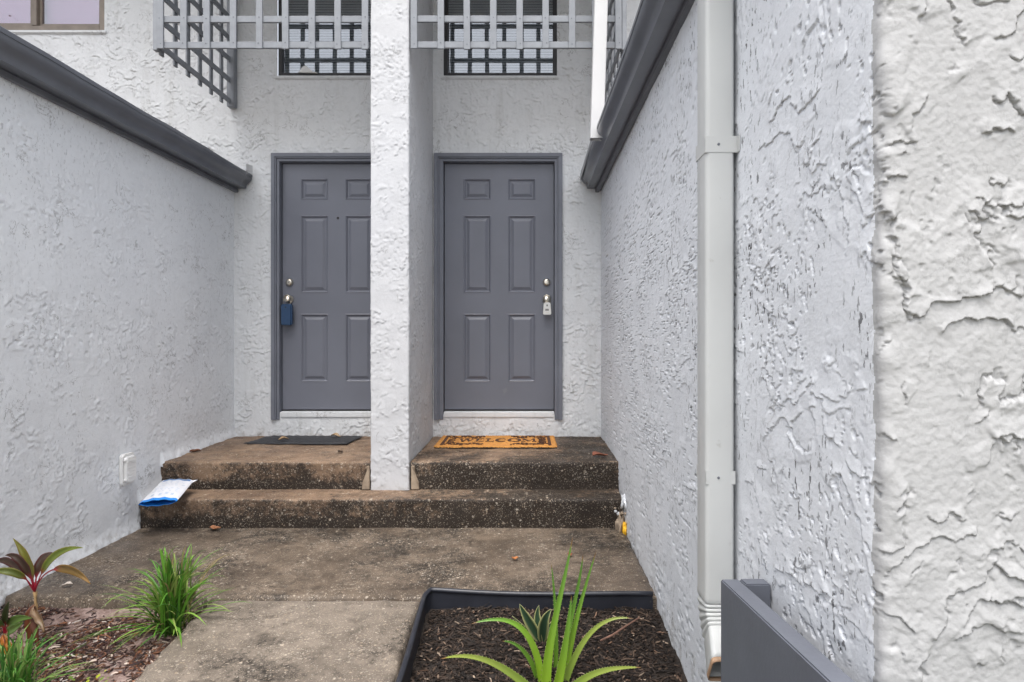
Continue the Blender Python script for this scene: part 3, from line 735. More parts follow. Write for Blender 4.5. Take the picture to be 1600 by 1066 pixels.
def loft(path, prof_fn, closed=False):
    """path: list of (pos, along, side, up) frames"""
    vv = []; ff = []; n = None
    for i, (p, a, b) in enumerate(path):
        pr = prof_fn(i); n = len(pr)
        for (s, t) in pr: vv.append(Vector(p) + Vector(a)*s + Vector(b)*t)
    for i in range(len(path)-1):
        for k in range(n): ff.append((i*n+k, i*n+(k+1) % n, (i+1)*n+(k+1) % n, (i+1)*n+k))
    return vv, ff
# near downspout on the right wall
dsx0, dsx1, dsy0, dsy1 = 0.497, 0.5725, 1.640, 1.727
cxd, cyd = (dsx0+dsx1)/2, (dsy0+dsy1)/2; wd, dd = dsx1-dsx0, dsy1-dsy0
def ds_prof(sc=1.0, rib=0.0):
    base = rrect(wd*sc, dd*sc, 0.010, 4); return base
frames = []; scs = []
z_el = CZ-(935-525)*1.64/FPX
for z in np.linspace(ZEB+0.02, z_el, 30): frames.append(((cxd, cyd, z), (1, 0, 0), (0, 1, 0))); scs.append(1.0 if z > z_el+0.004 else 1.0)
# corrugated elbow turning the pipe 60 degrees towards -Y, then a short straight spout
ne = 42; rad = 0.105; ang = R(58)
c_el = Vector((cxd, cyd-rad-0.0, z_el-0.012))
for i in range(ne+1):
    a = ang*i/ne; p = c_el + Vector((0, rad*math.cos(a), -rad*math.sin(a)))
    frames.append(((p.x+0.0, p.y, p.z), (1, 0, 0), (0, math.cos(a), -math.sin(a)))); 
    inn = 0.5 - 0.5*math.cos(2*math.pi*6.0*i/ne); scs.append(1.02 - 0.10*inn)
pe = Vector(frames[-1][0]); d_ = Vector((-0.15, -math.sin(ang), -math.cos(ang))).normalized()
for i in range(1, 7):
    p = pe + d_*0.085*i/6; frames.append((tuple(p), (1, 0, 0), frames[-1][2])); scs.append(1.0 + 0.01*i)
vv, ff = loft(frames, lambda i: [(x*scs[i], y*scs[i]) for x, y in ds_prof()])
me = mesh('downspout', vv, ff, True)
dsp = obj('downspout', me, M['downspout'], rg); dsp['label'] = 'pale painted square downspout with a corrugated elbow'
sm = dsp.modifiers.new('thickness', 'SOLIDIFY'); sm.thickness = 0.002; sm.offset = -1
M['rust_lip'] = mat_simple('bare_metal_lip', (0.42, 0.27, 0.17), 0.6, 0.3, 40)
fr_ = frames[-1]; vv, ff = loft([frames[-1], (tuple(Vector(frames[-1][0])+d_*0.012), fr_[1], fr_[2])], lambda i: [(x*(1.055-0.05*i), y*(1.055-0.05*i)) for x, y in ds_prof()])
o = obj('torn_lip', mesh('torn_lip', vv, ff, True), M['rust_lip'], dsp); o.modifiers.new('t', 'SOLIDIFY').thickness = 0.0025
for (ya, yb_) in ((213, 239), (736, 757)):
    za, zb = CZ-(yb_-525)*dsy0/FPX, CZ-(ya-525)*dsy0/FPX
    mb = MB(); e = 0.0035 if ya < 300 else 0.0018
    mb.box(dsx0-e, dsx1+0.004, dsy0-e, dsy0-0.0005, za, zb).box(dsx0-e, dsx0-0.0005, dsy0-0.0005, dsy1+e, za, zb).box(dsx0-e, dsx1+0.004, dsy1+0.0005, dsy1+e, za, zb)
    if ya < 300: mb.box(dsx1+0.0005, dsx1+0.012, dsy0-e+0.0004, dsy0-0.0008, za, zb).box(dsx1+0.008, dsx1+0.011, dsy0-0.018, dsy0-e, za, zb)
    br = mb.build('bracket', M['downspout'], dsp, bevel=0.0012)
    MB().lathe((cxd-0.005, dsy0-e, (za+zb)/2), (0, -1, 0), [(0, 0.004), (0.0015, 0.0035), (0.002, 0.0)], 10).build('screw', M['gutter'], dsp)
# far white downspout from the upper roof into the gutter
p_hi, p_lo = Vector((0.505, 3.752, CZ+3.1)), Vector((0.447, 3.752, CZ+1.235))
def rect_pipe(a, b, w_, d_2):
    fr = []
    for i in range(9): fr.append((tuple(a.lerp(b, i/8)), (1, 0, 0), (0, 1, 0)))
    return loft(fr, lambda i: rrect(w_, d_2, 0.008, 3))
vv, ff = rect_pipe(p_hi, p_lo, 0.084, 0.060)
ud = obj('upper_downspout', mesh('upper_downspout', vv, ff, True), M['white_metal'], th); ud['label'] = 'white downspout dropping into the right gutter'

# ------------------------------------------------------------------ lattice screens
SW, STH = 0.042, 0.013
def lattice(side):
    f = (lambda x: x) if side > 0 else mir
    x_out, x_in, ztop, zb = 0.632, -0.748, CZ+3.185, CZ+1.862
    L = thing('lattice_screen', (f(-0.06), YL-0.01, zb), 'grey wooden lattice screen in front of the window over the ' + ('welcome mat door' if side > 0 else 'black mat door'), 'lattice', 'lattice screens above the doors')
    def shared(name, x0, x1, y0, y1, z0, z1):
        return MB().box(x0, x1, y0, y1, z0, z1).build(name, M['lattice'], None, bevel=0.002, seg=1)
    def place(mesh_src, name, loc):
        o_ = bpy.data.objects.new(name, mesh_src); COL.objects.link(o_); o_.parent = L; o_.location = Vector(loc)-L.location
        return o_
    hz = ztop-zb
    def mk(x0, x1, y0, y1, z0, z1):
        o_ = shared('slat', x0, x1, y0, y1, z0, z1); me_ = o_.data; bpy.data.objects.remove(o_); return me_
    mv = mk(-SW/2, SW/2, -STH, 0, 0, hz); mh = mk(-0.5*(x_out-x_in), 0.5*(x_out-x_in), 0, STH+0.004, 0, SW)
    rows = [zb+0.012+0.1675*k for k in range(8)]
    px_r = [647.5, 689.5, 730, 771, 812, 852.6, 893.6, 930, 966]
    for p in px_r: place(mv, 'slat', (f((p-VX)/240.0) , YL-0.006+random.uniform(-.001, .001), zb+random.uniform(-.004, .004))).rotation_euler = (0, R(random.uniform(-0.35, 0.35)), 0)
    for z in rows: place(mh, 'slat', ((f(x_out)+f(x_in))/2, YL-0.005, z+random.uniform(-.002, .002))).rotation_euler = (0, R(random.uniform(-.1, .1)), 0)
    # return to the wall
    ln = YW-YL-0.05
    ms = mk(-STH/2, STH/2, -ln/2, ln/2, 0, SW); mq = mk(-STH/2, STH/2, -SW/2, SW/2, 0, hz+0.02)
    xi, xo = f(x_out-0.012), f(x_out+0.003)
    for z in rows: place(ms, 'slat', (xi, YL+0.02+ln/2, z))
    for k in range(6): place(mq, 'slat', (xo, YL+0.05+0.155*k, zb-0.018))
    a, b = sorted((f(x_out+0.012), f(x_out-0.050)))
    MB().box(a, b, YW-0.058, YW-0.004, zb-0.012, ztop).build('wall_post', M['lattice'], L, bevel=0.004)
    a, b = sorted((f(x_out+0.026), f(x_out-0.004)))
    MB().box(a, b, YL-0.008, YL+0.030, zb-0.004, ztop).build('corner_post', M['lattice'], L, bevel=0.003)
    a, b = sorted((f(x_in+0.002), f(x_in+0.030)))
    # nail heads
    nm = MB().lathe((0, 0, 0), (0, -1, 0), [(0, 0.0042), (0.0012, 0.0036), (0.0014, 0)], 8).build('nail', M['fascia'], None); nd = nm.data; bpy.data.objects.remove(nm)
    for p in px_r:
        for z in rows[:3]: place(nd, 'nail', (f((p-VX)/240.0)+random.uniform(-.006, .006), YL-0.0192, z+SW/2+random.uniform(-.006, .006)))
lattice(1); lattice(-1)

# ------------------------------------------------------------------ planter box against the right wall
pb = thing('planter_box', (0.53, 1.2, 0.1), 'narrow dark grey wooden planter box against the right wall', 'planter')
zt = CZ-0.591; pxo = 0.4745
mb = MB().box(pxo, pxo+0.044, 0.62, 1.452, zt-0.46, zt); mb.build('side_board', M['planter'], pb, bevel=0.003)
mb = MB().box(pxo+0.0445, 0.580, 1.410, 1.450, zt-0.46, zt+0.002); mb.build('end_board', M['planter'], pb, bevel=0.003)
mb = MB().box(pxo+0.0445, 0.575, 0.63, 1.409, zt-0.44, zt-0.05); mb.build('soil_fill', M['mulch_base'], pb)
pb.location.z = zt-0.46
for c in pb.children:
    c.location = -pb.location
    for v in c.data.vertices: v.co.x += 0.037*(1.45-v.co.y) if v.co.x < 0.56 else 0.0; v.co.z += 0.064*(1.45-v.co.y)

# ------------------------------------------------------------------ garden edging
edg = MB()
def edge_strip(pts, top, bot, name, parent):
    """black plastic edging: wall with a bead on top"""
    n = len(pts); mbx = MB()
    mbx.tube([(p[0], p[1], p[2]) for p in pts], 0.011, 10)
    vv = []; ff = []
    for i, p in enumerate(pts):
        d = (Vector(pts[min(i+1, n-1)])-Vector(pts[max(i-1, 0)])); d.z = 0; d.normalize(); s_ = Vector((-d.y, d.x, 0))*0.003
        q = Vector(p); vv += [q+s_, q-s_, Vector((q.x, q.y, bot))+s_*3, Vector((q.x, q.y, bot))-s_*3]
    for i in range(n-1):
        a = i*4; b = a+4; ff += [(a, b, b+2, a+2), (a+1, a+3, b+3, b+1)]
    mbx.add(vv, ff)
    return mbx
pts = [(-0.435+0.012*math.sin(y*4), y, 0.030-0.012*(2.69-y)) for y in np.linspace(0.7, 2.64, 26)] + [(-0.432, 2.680, 0.034), (-0.424, 2.690, 0.035)] + \
      [(x, 2.690-0.012*math.sin((x+0.4)*2.9), 0.034-0.022*(x+0.4)-0.006*math.sin((x+0.4)*5)) for x in np.linspace(-0.40, 0.572, 16)]
e = edge_strip(pts, 0.03, -0.12, 'garden_edging', None).build('garden_edging', M['soil_dark'], None, smooth=True)
tag(recentre(e, (-0.41, 2.68, -0.1)), 'black plastic edging strip around the mulch bed', 'garden edging')

# ------------------------------------------------------------------ mulch, leaf litter (uncountable)
def chips(name, n, area, zf, sizes, palette, label, seed, tilt=0.5, lift=0.006, mask=None):
    r = np.random.default_rng(seed); x0, x1, y0, y1 = area
    X = r.uniform(x0, x1, n*2); Y = y0 + (y1-y0)*r.random(n*2)
    if mask is not None:
        k = mask(X, Y, r); X, Y = X[k], Y[k]
    X, Y = X[:n], Y[:n]; n = len(X)
    L = r.uniform(*sizes[0], n)*r.choice([0.6, 1.0, 1.5], n, p=[.5, .38, .12]); W = r.uniform(*sizes[1], n); T = r.uniform(0.0010, 0.0035, n)
    yaw = r.uniform(0, 2*np.pi, n); pit = r.normal(0, tilt*0.45, n); rol = r.normal(0, 0.5, n)
    Zc = zf(X, Y) + r.uniform(0.0, lift, n) + np.abs(np.sin(pit))*L*0.25
    bend = r.uniform(-0.12, 0.12, n)*L
    # 10-vertex bent splinter: 3 stations, pointed ends
    st_ = np.array([(-.5, -.5, 0), (-.5, .5, 0), (0, -.5, 1), (0, .5, 1), (.5, -.5, 0), (.5, .5, 0)])
    vl = []
    wsc = r.uniform(0.25, 0.9, (n, 3)); wsc[:, 1] = 1
    for top in (1, 0):
        for s_i, (a, b, c) in enumerate(st_):
            k = s_i//2
            lx = a*L; ly = b*W*wsc[:, k] + (bend if k == 1 else 0); lz = (T if top else 0*T) + (0.10*L*np.abs(r.normal(0, 0.4, n)) if False else 0)
            # roll, pitch, yaw
            y1_ = ly*np.cos(rol) - lz*np.sin(rol); z1_ = ly*np.sin(rol) + lz*np.cos(rol)
            x2 = lx*np.cos(pit) + z1_*np.sin(pit); z2 = -lx*np.sin(pit) + z1_*np.cos(pit)
            x3 = x2*np.cos(yaw) - y1_*np.sin(yaw); y3 = x2*np.sin(yaw) + y1_*np.cos(yaw)
            vl.append(np.stack([X+x3, Y+y3, Zc+z2], -1))
    V = np.stack(vl, 1).reshape(-1, 3)
    fq = np.array([(0,2,3,1),(2,4,5,3),(6,7,9,8),(8,9,11,10),(0,1,7,6),(4,10,11,5),(0,6,8,2),(2,8,10,4),(1,3,9,7),(3,5,11,9)])
    F = (np.arange(n)[:, None, None]*12 + fq[None]).reshape(-1, 4)
    me = npmesh(name, V, F, False)
    pal = np.array(palette); ci = r.integers(0, len(pal), n); c = pal[ci]*r.uniform(0.6, 1.35, (n, 1))
    ca = me.color_attributes.new('Col', 'FLOAT_COLOR', 'POINT')
    cc = np.concatenate([np.repeat(c, 12, 0), np.ones((n*12, 1))], 1).astype(np.float32); ca.data.foreach_set('color', cc.ravel())
    o = obj(name, me, M['chips']); return tag(o, label, None, None, 'stuff')
o = chips('mulch', 12500, (-0.42, 0.575, 1.35, 2.675), bedz_r, ((0.012, 0.042), (0.0025, 0.0075)),
      [(0.020, 0.014, 0.011), (0.030, 0.020, 0.015), (0.012, 0.009, 0.008), (0.045, 0.030, 0.022), (0.022, 0.016, 0.013), (0.016, 0.012, 0.010), (0.085, 0.058, 0.042)], 'dark shredded bark mulch filling the edged bed', 5)
o['category'] = 'mulch'
o = chips('mulch_flakes', 420, (-0.41, 0.57, 1.35, 2.66), bedz_r, ((0.012, 0.032), (0.003, 0.007)),
      [(0.20, 0.14, 0.10), (0.15, 0.09, 0.06), (0.26, 0.20, 0.15)], 'paler bark flakes lying over the dark mulch', 6, lift=0.016)
o['category'] = 'mulch'
def lit_mask(x, y, r):
    d = fbm(x*3.2, y*3.2, 3, 77); edge = -1.40 + 0.085*np.clip((YK-y), 0, 3)
    return (r.random(len(x)) < np.clip(0.42+1.3*d, 0.08, 1.0)) & (x < edge-0.015)
o = chips('leaf_litter', 6500, (-2.32, -1.22, 1.7, 2.675), bedz_l, ((0.012, 0.045), (0.003, 0.009)),
      [(0.055, 0.028, 0.022), (0.030, 0.018, 0.015), (0.10, 0.045, 0.028), (0.17, 0.075, 0.04), (0.24, 0.17, 0.13), (0.05, 0.03, 0.03), (0.07, 0.035, 0.03)], 'red brown bark and leaf litter over sandy soil at the left', 8, mask=lit_mask)
o['category'] = 'leaf litter'
o = chips('pale_litter', 500, (-2.3, -1.22, 1.7, 2.66), bedz_l, ((0.010, 0.030), (0.004, 0.009)),
      [(0.42, 0.34, 0.29), (0.33, 0.27, 0.22), (0.48, 0.42, 0.38)], 'pale wood and shell bits scattered over the left soil', 9, mask=lit_mask, lift=0.014)
o['category'] = 'leaf litter'

# ------------------------------------------------------------------ plants
def set_col(me, cols):
    ca = me.color_attributes.new('Col', 'FLOAT_COLOR', 'POINT')
    ca.data.foreach_set('color', np.array([(*c, 1.0) for c in cols], np.float32).ravel())
def bez(p0, p1, p2, p3, n):
    return [((1-t)**3)*p0 + 3*t*(1-t)**2*p1 + 3*t*t*(1-t)*p2 + t**3*p3 for t in [i/n for i in range(n+1)]]

def grass_clump(base, n, hgt, spread, label, seed, wid=0.006, lean=(0, 0), pal=None, zf=None):
    r = random.Random(seed); T = thing('liriope_clump', base, label, 'plant')
    vv = []; ff = []; cc = []
    pal = pal or [(0.055, 0.15, 0.022), (0.085, 0.20, 0.03), (0.035, 0.10, 0.018), (0.13, 0.24, 0.045), (0.16, 0.22, 0.06)]
    for b in range(n):
        az = r.uniform(0, 2*math.pi); rad = abs(r.gauss(0, 0.028)); L = hgt*r.uniform(0.55, 1.12)
        out = r.uniform(0.10, 1.0)**1.2*spread
        d = Vector((math.cos(az), math.sin(az), 0))
        p0 = Vector(base) + Vector((r.gauss(0, 0.022), r.gauss(0, 0.022), 0.0)); p0.z -= 0.01
        hh = math.sqrt(max(0.02, L*L-out*out*0.8))
        p1 = p0 + Vector((0, 0, hh*0.45)) + d*out*0.12; p2 = p0 + Vector((r.gauss(0, .012), r.gauss(0, .012), hh*r.uniform(.75, .98))) + d*out*r.uniform(.3, .6)
        p3 = p0 + Vector((lean[0]+r.gauss(0, .025), lean[1]+r.gauss(0, .025), hh*(1.0-0.45*out/max(spread, .01)*r.uniform(.4, 1.3)))) + d*out
        cs = bez(p0, p1, p2, p3, 8); side = Vector((-d.y, d.x, 0)); tw = r.uniform(-0.8, 0.8)
        side = (side*math.cos(tw) + d*math.sin(tw)).normalized()
        w0 = wid*r.uniform(0.6, 1.15); c = r.choice(pal); n0 = len(vv); k = r.uniform(.8, 1.2)
        dry = r.random() < 0.09
        for i, p in enumerate(cs):
            t = i/8; w_ = w0*(0.55+0.9*t)*(1-t**3.0)+0.0003
            up = Vector((0, 0, -w_*0.45))
            vv += [p-side*w_*0.5, p+d*w_*0.18+up*0.4, p+side*w_*0.5]
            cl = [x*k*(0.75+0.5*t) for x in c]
            if dry or (t > 0.9 and r.random() < .3): cl = (0.24, 0.19, 0.08)
            cc += [cl]*3
        for i in range(8):
            a = n0+i*3; ff += [(a, a+1, a+4, a+3), (a+1, a+2, a+5, a+4)]
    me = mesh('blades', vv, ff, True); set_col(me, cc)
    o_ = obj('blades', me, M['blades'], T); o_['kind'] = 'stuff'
    return T
b1 = P(268, 985, 2.49); b1.z = float(bedz_l(np.array(b1.x), np.array(b1.y)))
grass_clump(b1, 210, 0.36, 0.31, 'bright green grassy clump beside the concrete path', 3, 0.0115, pal=[(0.07, 0.19, 0.02), (0.11, 0.26, 0.03), (0.045, 0.13, 0.02), (0.17, 0.30, 0.05), (0.21, 0.28, 0.07)])
b2 = Vector((-1.70, 1.98, -0.06))
grass_clump(b2, 150, 0.27, 0.26, 'green grassy clump cut by the bottom left of the picture', 4, 0.008, pal=[(0.07, 0.20, 0.03), (0.10, 0.26, 0.04), (0.05, 0.15, 0.03), (0.17, 0.27, 0.07)])
b3 = Vector((-1.93, 2.02, -0.06))
grass_clump(b3, 110, 0.22, 0.20, 'grassy tuft in the very bottom left corner', 14, 0.008, pal=[(0.08, 0.22, 0.03), (0.12, 0.28, 0.05), (0.05, 0.15, 0.03)])
# low yellow-green weed
r = random.Random(21); wd0 = Vector((-1.50, 2.03, -0.055)); T = thing('weed', wd0, 'low yellow green weed by the path at bottom left', 'plant')
vv = []; ff = []; cc = []
for k in range(60):
    az = r.uniform(0, 6.28); q = wd0 + Vector((math.cos(az), math.sin(az), 0))*abs(r.gauss(0, 0.055)) + Vector((0, 0, r.uniform(0.005, 0.05)))
    d = Vector((math.cos(az), math.sin(az), r.uniform(-.2, .5))).normalized(); s_ = d.cross(Vector((0, 0, 1))).normalized(); L = r.uniform(.010, .026)
    n0 = len(vv); vv += [q, q+d*L*.5+s_*L*.3, q+d*L, q+d*L*.5-s_*L*.3]; ff.append((n0, n0+1, n0+2, n0+3)); c = r.choice([(0.38, 0.42, 0.03), (0.24, 0.32, 0.04), (0.16, 0.24, 0.04)]); cc += [c]*4
me = mesh('foliage', vv, ff); set_col(me, cc); obj('foliage', me, M['blades'], T)['kind'] = 'stuff'

# ti plant (long red stalks, olive and maroon leaves)
def blade_leaf(name, pts, width, up, c_mid, c_edge, m, parent, fold=0.25, petiole=None, n=16, wpow=1.0, wave=0.0, tip=None):
    """a leaf surface along pts (dense list); petiole=(fraction, colour)"""
    vv = []; ff = []; cc = []; N_ = len(pts)
    for i, p in enumerate(pts):
        t = i/(N_-1); d = (pts[min(i+1, N_-1)]-pts[max(i-1, 0)]).normalized(); s_ = d.cross(up).normalized(); nrm = s_.cross(d).normalized()
        pf = petiole[0] if petiole else 0.0
        if t < pf: w_ = width*(0.16+0.05*(1-t/pf)); tt = 0
        else:
            tt = (t-pf)/(1-pf); w_ = width*max(0.16*(1-tt), math.sin(math.pi*min(1, tt**0.72))**wpow)+0.0005
        fd = fold*w_*(1.6 if t < pf else 1.0); wv = wave*math.sin(t*19)*w_
        for k, (a, e) in enumerate(((-0.5, fd), (-0.26, fd*.45+wv*.5), (0, 0), (0.26, fd*.45-wv*.5), (0.5, fd))):
            vv.append(p + s_*w_*a + nrm*(e + (wv if k == 0 else -wv if k == 4 else 0)))
            c = c_edge if k in (0, 4) else c_mid
            if petiole and t < pf+0.10:
                f_ = min(1, max(0, (pf+0.10-t)/0.12)); c = tuple(petiole[1][q]*f_+c[q]*(1-f_) for q in range(3))
            if tip and tt > 0.72: f_ = min(1, (tt-0.72)/0.2); c = tuple(tip[q]*f_+c[q]*(1-f_) for q in range(3))
            cc.append(c)
    for i in range(N_-1):
        for k in range(4): a = i*5+k; ff.append((a, a+1, a+6, a+5))
    me = mesh(name, vv, ff, True); set_col(me, cc)
    o_ = obj(name, me, m, parent); so = o_.modifiers.new('t', 'SOLIDIFY'); so.thickness = 0.0009; so.offset = 0
    return o_
yt = 2.386
tb = P(52, 1006, yt); tb.z = float(bedz_l(np.array(tb.x), np.array(tb.y)))
ti = thing('ti_plant', tb, 'young plant with red stalks and olive maroon leaves by the left wall', 'plant')
crown = P(55, 925, yt)
MB().tube([tb+Vector((0, 0, -0.01)), tb.lerp(crown, 0.35)+Vector((0.004, 0, 0)), tb.lerp(crown, 0.7)+Vector((0.003, 0.002, 0)), crown], [0.0085, 0.0078, 0.0075, 0.0085], 10).build('stem', mat_simple('ti_stem', (0.34, 0.22, 0.10), 0.7, 0.35, 60, 0.4, 90), ti, smooth=True)
RED = (0.36, 0.012, 0.035); OL = (0.19, 0.185, 0.03); OLE = (0.20, 0.14, 0.035); MR = (0.06, 0.034, 0.022); MRE = (0.09, 0.02, 0.022)
UP = Vector((0, 0, 1)); FWD = Vector((0, -1, 0.25)).normalized()
def tleaf(c1, c2, tip_, dy, wid, cm, ce, pf, up=FWD, tipc=None):
    a = crown; q1 = P(*c1, yt+dy*0.4); q2 = P(*c2, yt+dy*0.8); e_ = P(*tip_, yt+dy)
    blade_leaf('leaf', bez(a, q1, q2, e_, 22), wid, up, cm, ce, M['leaves'], ti, 0.22, (pf, RED), wpow=0.8, wave=0.05, tip=tipc)
tleaf((50, 895), (48, 868), (20, 841), 0.02, 0.036, OL, OLE, 0.22)
tleaf((56, 890), (66, 866), (84, 864), 0.06, 0.036, MR, MRE, 0.24)
tleaf((62, 900), (78, 852), (130, 856), -0.06, 0.030, (0.15, 0.20, 0.03), OL, 0.32)
tleaf((64, 885), (108, 872), (142, 913), -0.10, 0.030, (0.14, 0.085, 0.022), (0.20, 0.11, 0.02), 0.46, tipc=(0.30, 0.17, 0.05))
tleaf((48, 895), (34, 862), (8, 868), -0.02, 0.033, MR, MRE, 0.24)
tleaf((44, 902), (26, 884), (-22, 895), -0.07, 0.030, (0.12, 0.15, 0.03), OL, 0.34)
tleaf((40, 905), (16, 855), (-12, 884), 0.08, 0.030, MR, MRE, 0.30)
for k, (dx, l_, c) in enumerate(((-8, 60, (0.19, 0.06, 0.025)), (5, 70, (0.14, 0.045, 0.02)), (14, 45, (0.24, 0.15, 0.08)))):
    a = P(55, 945, yt-0.012); b_ = P(55+dx, 945+l_, yt-0.03-0.02*k)
    blade_leaf('dead_leaf', bez(a, a+Vector((dx*0.0012, -0.02, -0.03)), b_+Vector((0, 0.01, 0.05)), b_, 12), 0.030, FWD, c, tuple(x*.7 for x in c), M['leaves'], ti, 0.5, wpow=0.7, wave=0.1)
# its small neighbour at the picture's edge
y2 = 2.20; sb_ = P(10, 1040, y2); sb_.z = -0.055
sp_ = thing('ti_plant', sb_, 'small ti plant with an orange leaf at the left edge', 'plant')
cr2 = P(8, 990, y2)
MB().tube([sb_, sb_.lerp(cr2, .5)+Vector((.003, 0, 0)), cr2], [0.007, 0.006, 0.006], 8).build('stem', bpy.data.materials['ti_stem'], sp_, smooth=True)
for (c1, c2, tp, cm, wd_) in (((6, 975), (-4, 962), (-20, 968), (0.08, 0.14, 0.03), .034), ((12, 975), (26, 962), (50, 966), (0.10, 0.17, 0.03), .032), ((9, 970), (12, 955), (14, 940), (0.05, 0.06, 0.02), .030), ((10, 985), (24, 985), (36, 972), (0.13, 0.22, 0.04), .03)):
    blade_leaf('leaf', bez(cr2, P(*c1, y2), P(*c2, y2-.03), P(*tp, y2-.05), 16), wd_, FWD, cm, tuple(x*.8 for x in cm), M['leaves'], sp_, 0.25, (0.25, RED), wpow=.8)
for (x1_, y1_, c) in ((14, 1034, (0.42, 0.16, 0.015)), (26, 1020, (0.40, 0.13, 0.02)), (2, 1030, (0.20, 0.06, 0.02))):
    blade_leaf('dead_leaf', bez(cr2+Vector((0, -.01, 0)), P(9, 1003, y2-.02), P(x1_-1, 1015, y2-.03), P(x1_, y1_, y2-.03), 12), 0.022, FWD, c, c, M['leaves'], sp_, 0.3, wpow=.7)

# aloe
ya = 2.16
ab = P(858, 1072, ya); ab.z = float(bedz_r(np.array(ab.x), np.array(ab.y)))
al = thing('aloe', ab, 'spiky green aloe with toothed arching leaves in the mulch bed', 'plant')
def aloe_leaf(pts, w0, th0, face, cols, teeth=True):
    N_ = len(pts); vv = []; ff = []; cc = []; K = 10
    for i, p in enumerate(pts):
        t = i/(N_-1); d = (pts[min(i+1, N_-1)]-pts[max(i-1, 0)]).normalized()
        s_ = d.cross(face); 
        if s_.length < .05: s_ = d.cross(Vector((1, 0, 0)))
        s_.normalize(); nrm = s_.cross(d).normalized()
        w_ = w0*(1-t)**0.72*(1-0.12*math.exp(-t*14))+0.0006; h_ = th0*(1-t)**0.8+0.0006
        for k in range(K):
            a = 2*math.pi*k/K; x = math.cos(a); y = math.sin(a)
            z = (y if y < 0 else -0.25*y*(1-x*x))           # flat / channelled inner face, rounded back
            vv.append(p + s_*x*w_*0.5 - nrm*(-z*h_*0.8) + nrm*(abs(x)**2*h_*0.28))
            f = 1-t; c = [cols[0][q]*f + cols[1][q]*t for q in range(3)]
            if t > 0.965: c = (0.20, 0.11, 0.04)
            cc.append(c)
    for i in range(N_-1):
        for k in range(K): ff.append((i*K+k, i*K+(k+1) % K, (i+1)*K+(k+1) % K, (i+1)*K+k))
    ff.append(tuple(range(K-1, -1, -1)))
    if teeth:
        for i in range(2, N_-2):
            d = (pts[i+1]-pts[i-1]).normalized()
            for k in (0, K//2):
                q = vv[i*K+k]; o_ = (q-pts[i]).normalized(); hgt_ = 0.0042*(1-i/N_*0.5)
                n0 = len(vv); vv += [q-d*0.0022-o_*.0006, q+d*0.0022-o_*.0006, q+o_*hgt_+d*0.0022, q+o_*0.0003+Vector((0, -0.0012, 0))]
                cc += [(0.20, 0.30, 0.07)]*2 + [(0.42, 0.36, 0.18)] + [(0.2, 0.3, .07)]
                ff += [(n0, n0+1, n0+2), (n0, n0+2, n0+3), (n0+1, n0+3, n0+2)]
    me = mesh('leaf', vv, ff, True); set_col(me, cc)
    return obj('leaf', me, M['aloe'], al)
G1 = ((0.22, 0.36, 0.025), (0.10, 0.24, 0.035)); G2 = ((0.16, 0.30, 0.03), (0.09, 0.22, 0.035)); G3 = ((0.20, 0.30, 0.05), (0.26, 0.30, 0.06))
def aleaf(root, c1, c2, tip_, dys, w_, th_, cols, face=Vector((0, -1, 0.15)), n=30):
    a = P(*root, ya+dys[0]); pts_ = bez(a, P(*c1, ya+dys[1]), P(*c2, ya+dys[2]), P(*tip_, ya+dys[3]), n)
    aloe_leaf(pts_, w_*0.86, th_, face, cols)
aleaf((866, 1080), (872, 1010), (868, 930), (861, 880), (0.08, .09, .10, .10), .024, .010, G2)
aleaf((853, 1084), (852, 1010), (874, 950), (895, 839), (-.01, .0, .02, .04), .045, .018, G1)
aleaf((872, 1080), (878, 1005), (905, 930), (911, 866), (.05, .06, .07, .07), .034, .013, G2)
aleaf((876, 1084), (890, 1010), (900, 960), (932, 860), (0.0, 0.0, .01, .02), .036, .014, G1)
aleaf((868, 1086), (880, 1035), (888, 985), (893, 930), (-.04, -.04, -.03, -.02), .042, .016, G1)
UPF = Vector((0, -0.35, 1)).normalized()
aleaf((848, 1080), (838, 975), (800, 955), (736, 975), (.0, .01, .0, -.04), .036, .014, G1, Vector((0.3, -0.8, .5)))
aleaf((845, 1085), (836, 1030), (812, 1000), (784, 1002), (.02, .01, -.02, -.06), .028, .011, G2, Vector((0.3, -0.8, .5)))
aleaf((842, 1090), (800, 1050), (752, 1012), (688, 1030), (-.02, -.05, -.12, -.2), .040, .015, G3, Vector((0.2, -0.7, .7)))
aleaf((878, 1082), (900, 1010), (930, 955), (990, 967), (.0, -.01, -.03, -.05), .032, .012, G3, Vector((-0.3, -0.8, .5)))
aleaf((880, 1090), (915, 1050), (950, 1042), (1002, 1043), (-.03, -.09, -.15, -.2), .036, .014, G3, Vector((-0.2, -0.7, .7)))
# small variegated agave behind the aloe
yv = 2.42; vb = P(845, 1003, yv); vb.z = float(bedz_r(np.array(vb.x), np.array(vb.y)))
vg = thing('snake_plant', vb, 'small variegated plant with cream leaf margins behind the aloe', 'plant')
GD = (0.035, 0.075, 0.04); CR = (0.50, 0.50, 0.22)
for (tp, c2, w_, dy) in (((812, 944), (820, 962), .040, -.02), ((842, 946), (836, 965), .036, .02), ((862, 952), (848, 965), .044, -.03), ((800, 962), (822, 985), .016, -.01), ((866, 968), (858, 980), .03, .04)):
    vr = vb + Vector((random.uniform(-.01, .01), 0, -.005))
    blade_leaf('leaf', bez(vr, vr.lerp(P(*c2, yv+dy), .5)+Vector((0, 0, .01)), P(*c2, yv+dy), P(*tp, yv+dy), 18), w_, FWD, GD, CR, M['leaves'], vg, 0.30, None, wpow=.75)
